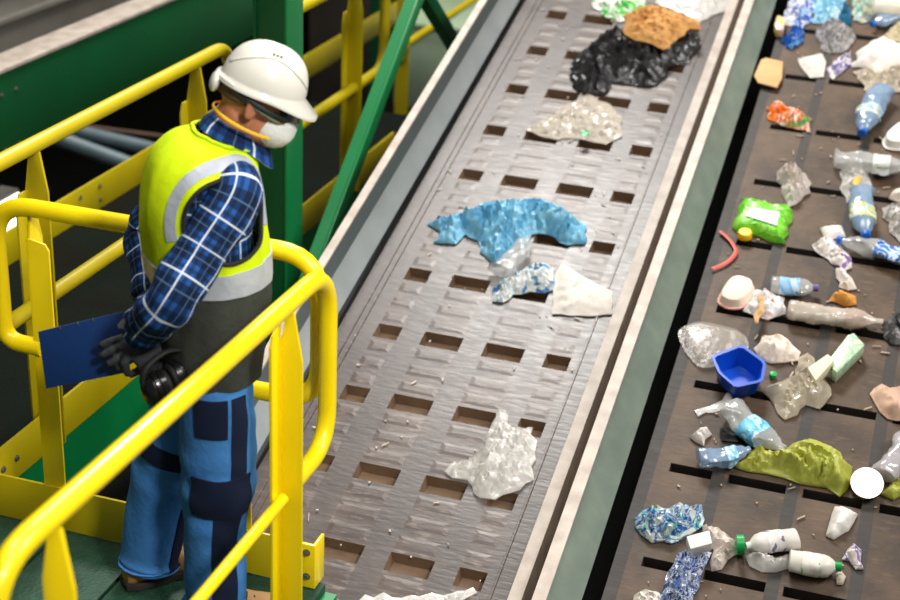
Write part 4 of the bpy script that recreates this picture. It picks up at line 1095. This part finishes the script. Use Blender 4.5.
for v in geo['geom']:
    if isinstance(v, bmesh.types.BMVert): v.co += (Hd(0, 0, 0) - v.co).normalized() * .006
build('lens', bm, LENS, gog, 60)
# respirator
bm = B(); rings = []
MA = (HF * .94 - HU * .34).normalized(); MU = (HU * .94 + HF * .34).normalized(); MC = Hd(.052, 0, -.045)
for k, (dd, sc_) in enumerate([(0, 1.0), (.012, 1.03), (.03, .98), (.048, .84), (.062, .60), (.069, .3)]):
    rings.append([bm.verts.new(MC + MA * (dd - .020 * math.sin(t) ** 2 * (1 - dd / .07)) + HR * (math.sin(t) * .066 * sc_) + MU * (math.cos(t) * .060 * sc_ * (1.0 if math.cos(t) > 0 else .95))) for t in [2 * PI * i / 32 for i in range(32)]])
tp = bm.verts.new(MC + MA * .071)
for a, b in zip(rings, rings[1:]):
    for i in range(32): bm.faces.new((a[i], a[(i + 1) % 32], b[(i + 1) % 32], b[i]))
for i in range(32): bm.faces.new((rings[-1][i], rings[-1][(i + 1) % 32], tp))
bm.faces.new(rings[0][::-1])
rsp = build('respirator', bm, MASKM, person, 60, label='white cup respirator')
bm = B(); tube(bm, [MC + MA * .046 + MU * .042 + HR * x for x in (-.03, -.015, 0, .015, .03)], .003, 8); build('nose_clip', bm, CHROME, rsp)
for zz in (0, 1):
    bm = B(); P_ = []
    for i in range(41):
        t = -2.25 + 4.5 * i / 40
        if zz == 0: P_.append(Hd(-.004 - .096 * math.cos(t), .086 * math.sin(t), -.060 - .002 + .010 * math.cos(t)))
    if zz == 0: tube(bm, P_, [(.0015, .0045)] * 41, 8); build('strap', bm, STRAP, rsp, 60, label='yellow elastic strap')
    else: bm.free()

# ------------------------------------------------ plaid shirt
sh = sheet('shirt', 0, 2 * PI, .80, 1.47, 90, 50, SHIRT, -.024, .003, wr=.003, close=True)
me = sh.data; uvl = me.uv_layers.new(name='UVMap')
for lp in me.loops:
    p = me.vertices[lp.vertex_index].co + ORG[sh] - WB; th = math.atan2(p.dot(RT_), p.dot(F)); uvl.data[lp.index].uv = (th * .18 + .035, p.z + .04)


def sleeve(S, E, C_, seed, r):
    bm = B(); inn = W(S[0] - .02, S[1] + .035, S[2] * .45); pts = spline([inn, W(*S), W(*S).lerp(W(*E), .5), W(*E), W(*E).lerp(W(*C_), .5), W(*C_)], 12)
    pts = [V(p) for p in pts]; n = len(pts); rr = []
    for i in range(n):
        t = i / (n - 1); rr.append(r * (1.06 - .20 * t) * (.72 + .28 * min(1, t / .16)) * (1 if t < .94 else 1 - .22 * (t - .94) / .06))

    def fn(i, a):
        t = i / (n - 1); q = V((math.cos(a) * 1.2, math.sin(a) * 1.2, t * 7 + seed * 5))
        fold = math.sin(t * 34 + 2.2 * math.cos(a + seed) + noise.noise(q) * 3) * (.028 + .055 * math.exp(-((t - .60) / .16) ** 2) + .05 * math.exp(-((t - .92) / .07) ** 2))
        return 1 + fold + .07 * noise.noise(q * 1.4)
    tube(bm, pts, rr, 40, uv=.43, fn=fn)
    o = build('sleeve', bm, SHIRT, sh, 180)
    ax = (pts[-1] - pts[-4]).normalized()
    bm = B(); tube(bm, [pts[-1] - ax * .035, pts[-1] - ax * .01, pts[-1] + ax * .028, pts[-1] + ax * .030], [r * .74, r * .70, r * .66, r * .58], 28, uv=.30, fn=lambda i, a: 1 + .02 * math.sin(a * 5 + i))
    build('cuff', bm, SHIRT, o, 60)
    return o


slr = sleeve(SR, ER, CR, 1, .070); sll = sleeve(SL, EL, CL, 2, .066)
# collar: a stand with turned down leaves
bm = B(); lay = bm.loops.layers.uv.verify(); nu = 40; cols = []
for i in range(nu + 1):
    th = .35 + (2 * PI - .70) * i / nu; ct, st = math.cos(th), math.sin(th)
    c0 = WB + F * (.072 + .068 * ct) + RT_ * (.070 * st) + UP * (1.472 - .45 * .08 * ct)
    fr = math.exp(-((ct - 1) / .5) ** 2)
    up = c0 + UP * .030 - F * (.012 * ct) + F * .012 - RT_ * (.010 * st); fold = up + F * (.012 * ct) + RT_ * (.012 * st) - UP * .004
    tip = c0 + F * (.024 * ct + .012 * fr) + RT_ * (.026 * st) - UP * (.008 + .045 * fr)
    cols.append([bm.verts.new(p) for p in (c0, up, fold, fold.lerp(tip, .5) + (F * ct + RT_ * st) * .006, tip)])
for i in range(nu):
    for j in range(4):
        f = bm.faces.new((cols[i][j], cols[i + 1][j], cols[i + 1][j + 1], cols[i][j + 1]))
        for lp, (a, b) in zip(f.loops, ((i, j), (i + 1, j), (i + 1, j + 1), (i, j + 1))): lp[lay].uv = (a * .0085 + .02, b * .010 + .026)
geo = bmesh.ops.extrude_face_region(bm, geom=list(bm.faces))
for v in geo['geom']:
    if isinstance(v, bmesh.types.BMVert): v.co -= (v.co - (WB + F * .05 + UP * v.co.z)).normalized() * .003
build('collar', bm, SHIRT, sh, 60)

# ------------------------------------------------ hi-vis vest
AH = {1: (math.radians(70), 1.308, math.radians(40), .114), -1: (math.radians(-84), 1.30, math.radians(40), .120)}


def ahd(th, z, s):
    c = AH[s]; d = (th - c[0] + PI) % (2 * PI) - PI
    return math.hypot(d / c[2], (z - c[1]) / c[3])


Z_TOP = 1.483
vest = sheet('vest', -PI, PI, 1.100, Z_TOP, 200, 90, VEST, .010, .005, close=True,
             drop=lambda th, z: ahd(th, z, 1) < 1 or ahd(th, z, -1) < 1 or (abs(th) < .16 + .35 * max(0, (z - 1.34)) / .14 and z > 1.34), label='yellow hi-vis vest')
hem = sheet('vest_hem', -PI, PI, .822, 1.108, 150, 38, VDARK, .0105, .005, parent=vest, close=True, label='charcoal lower part of the vest', wr=.013)
for s in (1, -1):
    bm = B(); c = AH[s]; P_ = [T(c[0] + c[2] * math.cos(t), c[1] + c[3] * math.sin(t), .012, .010) for t in [2 * PI * i / 72 for i in range(73)]]
    tube(bm, P_, .0062, 8, cap=False); build('armhole_binding', bm, BIND, vest, 180)
sheet('reflective_strip', -PI, PI, 1.096, 1.164, 160, 10, REFL, .0135, .004, parent=vest, close=True, label='silver reflective strip')
for s in (1, -1):                                        # band over the shoulder, round the armhole
    bm = B(); g = []; c = AH[s]
    for i in range(61):
        t = -.35 + (PI + .75) * i / 60; row = []
        for k in range(6):
            kk = 1.20 + .29 * k / 5; th = c[0] + s * c[2] * kk * math.cos(t); z = c[1] + c[3] * kk * math.sin(t) * .97
            z = min(z, 1.478); row.append(bm.verts.new(T(th, z, .0135, .010)))
        g.append(row)
    for i in range(60):
        for k in range(5): bm.faces.new((g[i][k], g[i + 1][k], g[i + 1][k + 1], g[i][k + 1]))
    geo = bmesh.ops.extrude_face_region(bm, geom=list(bm.faces))
    for v in geo['geom']:
        if isinstance(v, bmesh.types.BMVert):
            cc = V((WB.x, WB.y, v.co.z - .02)); v.co -= (v.co - cc).normalized() * .003
    build('reflective_strip', bm, REFL, vest, 60, label='silver reflective strip')
bm = B(); tube(bm, [T(t, Z_TOP, .012, .010) for t in [.16 + .35 + (2 * PI - 1.02) * i / 60 for i in range(61)]], .006, 8); build('neck_binding', bm, VEST, vest, 180)

# ------------------------------------------------ trousers
bm = B(); bounds = []
LR = [(.120, .105), (.108, .104), (.100, .094), (.088, .085), (.084, .082)]
NP = None
lv = {}
for s, pts in LEGS.items():
    P_ = [V(p) for p in spline([W(*p) for p in pts] + [W(pts[-1][0] - (.004 if s > 0 else .006), .062, pts[-1][2])], 14)]; n = len(P_)
    rad = spline([(.100,), (.104,), (.102,), (.090,), (.088,), (.090,)], 14); rad = [r_[0] for r_ in rad]

    def fn(i, a, s=s, n=n):
        t = i / (n - 1); q = V((math.cos(a) * 1.1, math.sin(a) * 1.1, t * 6 + s * 4))
        fold = math.sin(t * 46 + 2 * math.cos(a) + noise.noise(q) * 4) * (.014 + .035 * math.exp(-((t - .44) / .10) ** 2) + .05 * math.exp(-((t - .92) / .10) ** 2))
        return 1 + fold + .09 * noise.noise(q)
    lv[s] = (P_, rad, fn); tube(bm, P_, rad, 44, fn=fn)
tro = build('trousers', bm, TROU, person, 180, label='blue work trousers')


def patch(name, s, t0, t1, a0, a1, m, off=.004, label=None):
    """panel sewn on a trouser leg: t along the leg, a = bearing of its surface seen from above (0 = image right, 90 = toward the viewer)"""
    P_, rad, fn = lv[s]; fr = frames(P_); n = len(P_); bm = B(); g = []; nt = 26; na = 22
    for j in range(nt + 1):
        t = t0 + (t1 - t0) * j / nt; i = min(n - 2, int(t * (n - 1))); u = t * (n - 1) - i; row = []
        for k in range(na + 1):
            a = math.radians(a0 + (a1 - a0) * k / na); w_ = RH * math.cos(a) - FH * math.sin(a); pp = []
            for q in (i, i + 1):
                x, y, tt = fr[q]; th = math.atan2(w_.dot(y), w_.dot(x)); pp.append(P_[q] + (x * math.cos(th) + y * math.sin(th)) * (rad[q] * fn(q, th) + off))
            row.append(bm.verts.new(pp[0].lerp(pp[1], u)))
        g.append(row)
    for j in range(nt):
        for k in range(na): bm.faces.new((g[j][k], g[j][k + 1], g[j + 1][k + 1], g[j + 1][k]))
    geo = bmesh.ops.extrude_face_region(bm, geom=list(bm.faces))
    c = P_[int((t0 + t1) / 2 * (n - 1))]
    for v in geo['geom']:
        if isinstance(v, bmesh.types.BMVert): d = v.co - c; d.z = 0; v.co -= d.normalized() * .007
    return build(name, bm, m, tro, 60, label=label)


patch('thigh_pocket', 1, .09, .20, 66, 116, NAVY, label='navy pocket on the thigh')
patch('side_panel', 1, .09, .35, 32, 60, NAVY, .003, label='navy side panel')
patch('knee_patch', 1, .34, .47, 22, 124, NAVY, .005, label='navy knee patch')
patch('shin_panel', 1, .47, .98, 34, 84, NAVY, .003, label='navy shin panel')
patch('knee_band', -1, .37, .43, 30, 180, NAVY, .004, label='navy knee band')
patch('calf_panel', -1, .43, .95, -30, 36, NAVY, .003, label='navy calf panel')
# ------------------------------------------------ boots
for s in (1, -1):
    p = W(*LEGS[s][-1]); p.z = 0; fd = (F * math.cos(.1) + RT_ * (.05 if s > 0 else -.35)).normalized(); sd = fd.cross(UP)

    def bp(f, r, z): return p + fd * f + sd * r + UP * z
    bm = B()
    secs = [(-.085, .030, .02, .09), (-.07, .040, .016, .13), (-.03, .044, .014, .155), (.02, .045, .014, .15), (.07, .048, .014, .105), (.12, .052, .014, .085), (.17, .048, .014, .075), (.20, .034, .016, .058), (.212, .014, .022, .042)]
    R_ = []
    for f, w_, zb, zt2 in secs: R_.append([bm.verts.new(bp(f, w_ * math.copysign(abs(math.cos(t)) ** .7, math.cos(t)), zb + (zt2 - zb) * (.5 + .5 * math.copysign(abs(math.sin(t)) ** .7, math.sin(t))))) for t in [2 * PI * k / 24 for k in range(24)]])
    for a, b in zip(R_, R_[1:]):
        for k in range(24): bm.faces.new((a[k], a[(k + 1) % 24], b[(k + 1) % 24], b[k]))
    bm.faces.new(R_[0][::-1]); bm.faces.new(R_[-1]); bo = build('boot', bm, BOOT, person, 60, label='tan work boot')
    bm = B(); o_ = [(-.09, .03), (-.06, .044), (0, .046), (.06, .046), (.12, .056), (.17, .052), (.205, .036), (.22, .0)]
    out = [bp(f, w_, .002) for f, w_ in o_] + [bp(f, -w_, .002) for f, w_ in o_[-2::-1]]
    prism(bm, out, (0, 0, .024), .003); build('sole', bm, SOLE, bo)
    for k in range(4):
        bm = B(); f = .045 + .022 * k; z = .135 - .016 * k; tube(bm, [bp(f, -.028, z - .012), bp(f + .004, 0, z), bp(f, .028, z - .012)], .003, 6); build('lace', bm, SOLE, bo)


# ------------------------------------------------ gloves
def capsule(bm, pts, rad, seg=12):
    tube(bm, pts, rad, seg)
    ellipsoid(bm, pts[-1], (V((1, 0, 0)), V((0, 1, 0)), V((0, 0, 1))), (rad[-1],) * 3, 12, 8)


def glove(wr, dr, nrm, curl, spread=.2, thumb=1, label=None):
    """wr wrist point, dr along the palm to the knuckles, nrm back-of-hand normal, curl per joint in degrees (toward the palm)"""
    dr = dr.normalized(); nrm = (nrm - dr * nrm.dot(dr)).normalized(); sd = dr.cross(nrm).normalized()
    bm = B()
    ellipsoid(bm, wr + dr * .050, (dr, sd, nrm), (.058, .044, .022), 20, 12)
    tube(bm, [wr - dr * .05, wr - dr * .01, wr + dr * .03], [.034, .031, .033], 18)
    for k, (L, off) in enumerate(((.074, .030), (.084, .010), (.078, -.011), (.060, -.030))):
        b = wr + dr * (.088 - abs(off) * .12) + sd * off; d = (dr + sd * (off * spread / .03 * .35)).normalized(); p = [wr + dr * .05 + sd * off * .8, b]; ang = 0
        for j, fr_ in enumerate((.45, .32, .23)):
            ang += math.radians(curl[j]); dd = d * math.cos(ang) - nrm * math.sin(ang); p.append(p[-1] + dd * L * fr_)
        capsule(bm, p, [.012, .0118, .0108, .0100, .0092])
    t0 = wr + dr * .025 + sd * thumb * .034; t1 = t0 + (dr * .7 + sd * thumb * .75 - nrm * .25).normalized() * .038; t2 = t1 + (dr * .85 + sd * thumb * .2 - nrm * .45).normalized() * .030; t3 = t2 + (dr * .8 - nrm * .55).normalized() * .022
    capsule(bm, [wr + dr * .02 + sd * thumb * .012, t0, t1, t2, t3], [.014, .0145, .013, .0118, .0105])
    bm = remesh(bm, .0034, 2, .4)
    return build('glove', bm, GLOVE, person, 180, label=label)


def at(px, py, d): return hit(px, py, WB + FH * d, FH)


# board first: its corners
c1, c2, c3, c4 = at(38, 332, -.02), at(122, 312, -.07), at(125, 373, -.10), at(46, 389, -.06)
bx_ = (c2 - c1).normalized(); nb_ = bx_.cross(c4 - c1).normalized()
# right hand (near): resting across the left wrist
wR = W(*CR) + (W(*CR) - W(*ER)).normalized() * .045
glove(wR, (at(152, 362, -.13) - wR), V(-FH) * .8 + RH * .5, (28, 40, 30), label='dark grey glove on the near hand')
wL = W(*CL) + (W(*CL) - W(*EL)).normalized() * .02
tgt = c2.lerp(c3, .38) + bx_ * -.012 + FH * .0
wL2 = at(154, 335, -.06)
g_dir = (at(123, 350, -.128) - wL2)
glove(wL2, g_dir, V(-FH) * .9 + RH * -.1 + UP * .3, (16, 38, 34), thumb=-1, spread=.5, label='dark grey glove gripping the clipboard')

# ------------------------------------------------ clipboard
cb_ = None
bm = B(); prism(bm, [c1, c2, c3, c4], FH * .004 + V((0, 0, 0)), .0012)
clipb = build('clipboard', bm, CLIP, None, label='navy blue clipboard held behind the back of the worker', cat='clipboard')
bm = B(); m0, m1 = c1.lerp(c2, .28), c1.lerp(c2, .62); dn = (c4 - c1).normalized()
prism(bm, [m0 + FH * .006 + dn * .003, m1 + FH * .006 + dn * .003, m1 + FH * .006 + dn * .03, m0 + FH * .006 + dn * .03], FH * .008, .002); build('clip', bm, CHROME, clipb)
for t in (.27, .48, .66):
    bm = B(); m = c1.lerp(c2, t); tube(bm, [m - FH * .002 - dn * .003, m - FH * .003 + dn * .006, m + FH * .004 + dn * .004], .0016, 6); build('wire_ring', bm, CHROME, clipb)

# ------------------------------------------------ ear defenders hanging from the belt
EC = at(157, 389, -.225)
ea = (V(-RH) * .75 - FH * .62 - UP * .15).normalized(); eu = (UP - ea * UP.dot(ea)).normalized(); es_ = ea.cross(eu)
em = empty('ear_defenders', EC, 'black ear defenders hanging at the hip of the worker', 'ear defenders')
for k, off in enumerate((0, 1)):
    ctr = EC + (-ea * .075 if off else V((0, 0, 0))) + (es_ * .012 if off else V((0, 0, 0)))
    sg = -1 if off else 1; bm = B(); prof = [(x * 1.15, r_ * 1.22) for x, r_ in [(-.020, .030), (-.016, .040), (-.004, .043), (-.002, .040), (.002, .040), (.004, .043), (.010, .042), (.012, .038), (.015, .038), (.017, .040), (.026, .034), (.032, .022), (.034, .006)]]
    R_ = [[bm.verts.new(ctr + ea * (sg * x) + es_ * (r_ * .82 * math.cos(t)) + eu * (r_ * math.sin(t))) for t in [2 * PI * i / 28 for i in range(28)]] for x, r_ in prof]
    for a, b in zip(R_, R_[1:]):
        for i in range(28): bm.faces.new((a[i], a[(i + 1) % 28], b[(i + 1) % 28], b[i]))
    bm.faces.new(R_[0][::-1]); bm.faces.new(R_[-1]); ec = build('ear_cup', bm, mat('glossy_black_plastic', (20, 20, 22), .25), em, 40)
    bm = B(); R2_ = []
    for i in range(28):
        t = 2 * PI * i / 28; R2_.append(ctr - ea * (sg * .024) + es_ * (.030 * math.cos(t)) + eu * (.036 * math.sin(t)))
    tube(bm, R2_ + [R2_[0]], .010, 10, cap=False); build('cushion', bm, RUB, ec, 180)
bm = B(); P_ = [EC + ea * .030, EC + ea * .036 + eu * .04, EC + ea * .016 + eu * .075, EC - ea * .045 + eu * .095, EC - ea * .10 + eu * .075, EC - ea * .112 + eu * .04, EC - ea * .105 + es_ * .012]
P_ = [V(p) for p in spline(P_, 8)]; tube(bm, P_, [(.004, .008)] * len(P_), 10); build('headband', bm, RUB, em, 60)
# ================================================================== LIGHT
w = bpy.data.worlds.new('hall'); scene.world = w; w.use_nodes = True
w.node_tree.nodes['Background'].inputs[0].default_value = lin((202, 200, 192)); w.node_tree.nodes['Background'].inputs[1].default_value = .16


def area(name, loc, to, size, power, col=(1, 1, 1), sy=None):
    l = bpy.data.lights.new(name, 'AREA'); l.energy = power; l.color = col
    l.shape = 'RECTANGLE'; l.size = size; l.size_y = sy or size
    o = bpy.data.objects.new(name, l); COL.objects.link(o); o.location = loc
    o.rotation_euler = (V(to) - V(loc)).to_track_quat('-Z', 'Y').to_euler()
    return o


area('hall_lamp', (-2.8, 9.7, 6.9), (-1.4, 5.0, .1), 2.2, 560, (1, .97, .92), 1.6)
area('hall_lamp', (3.6, 5.6, 5.2), (-1.2, 5.5, .3), 1.8, 240, (1, .97, .93))
area('hall_lamp', (1.0, 2.0, 6.2), (-.6, 4.5, .3), 2.4, 90, (1, .97, .93))
area('hall_lamp', (-2.4, 3.6, 6.4), (-2.0, 3.6, 0), 1.4, 110, (1, .98, .95))
sp = bpy.data.lights.new('work_spot', 'SPOT'); sp.energy = 900; sp.color = (1, .97, .93); sp.spot_size = math.radians(30); sp.spot_blend = .7; sp.shadow_soft_size = .35
so = bpy.data.objects.new('work_spot', sp); COL.objects.link(so); so.location = (1.9, .4, 4.6)
so.rotation_euler = (V((-1.62, 3.2, .75)) - V(so.location)).to_track_quat('-Z', 'Y').to_euler()
vs = scene.view_settings
scene.display_settings.display_device = 'sRGB'
vs.view_transform = 'Standard'; vs.look = 'None'; vs.gamma = 1; vs.use_curve_mapping = False; vs.exposure = 0.25
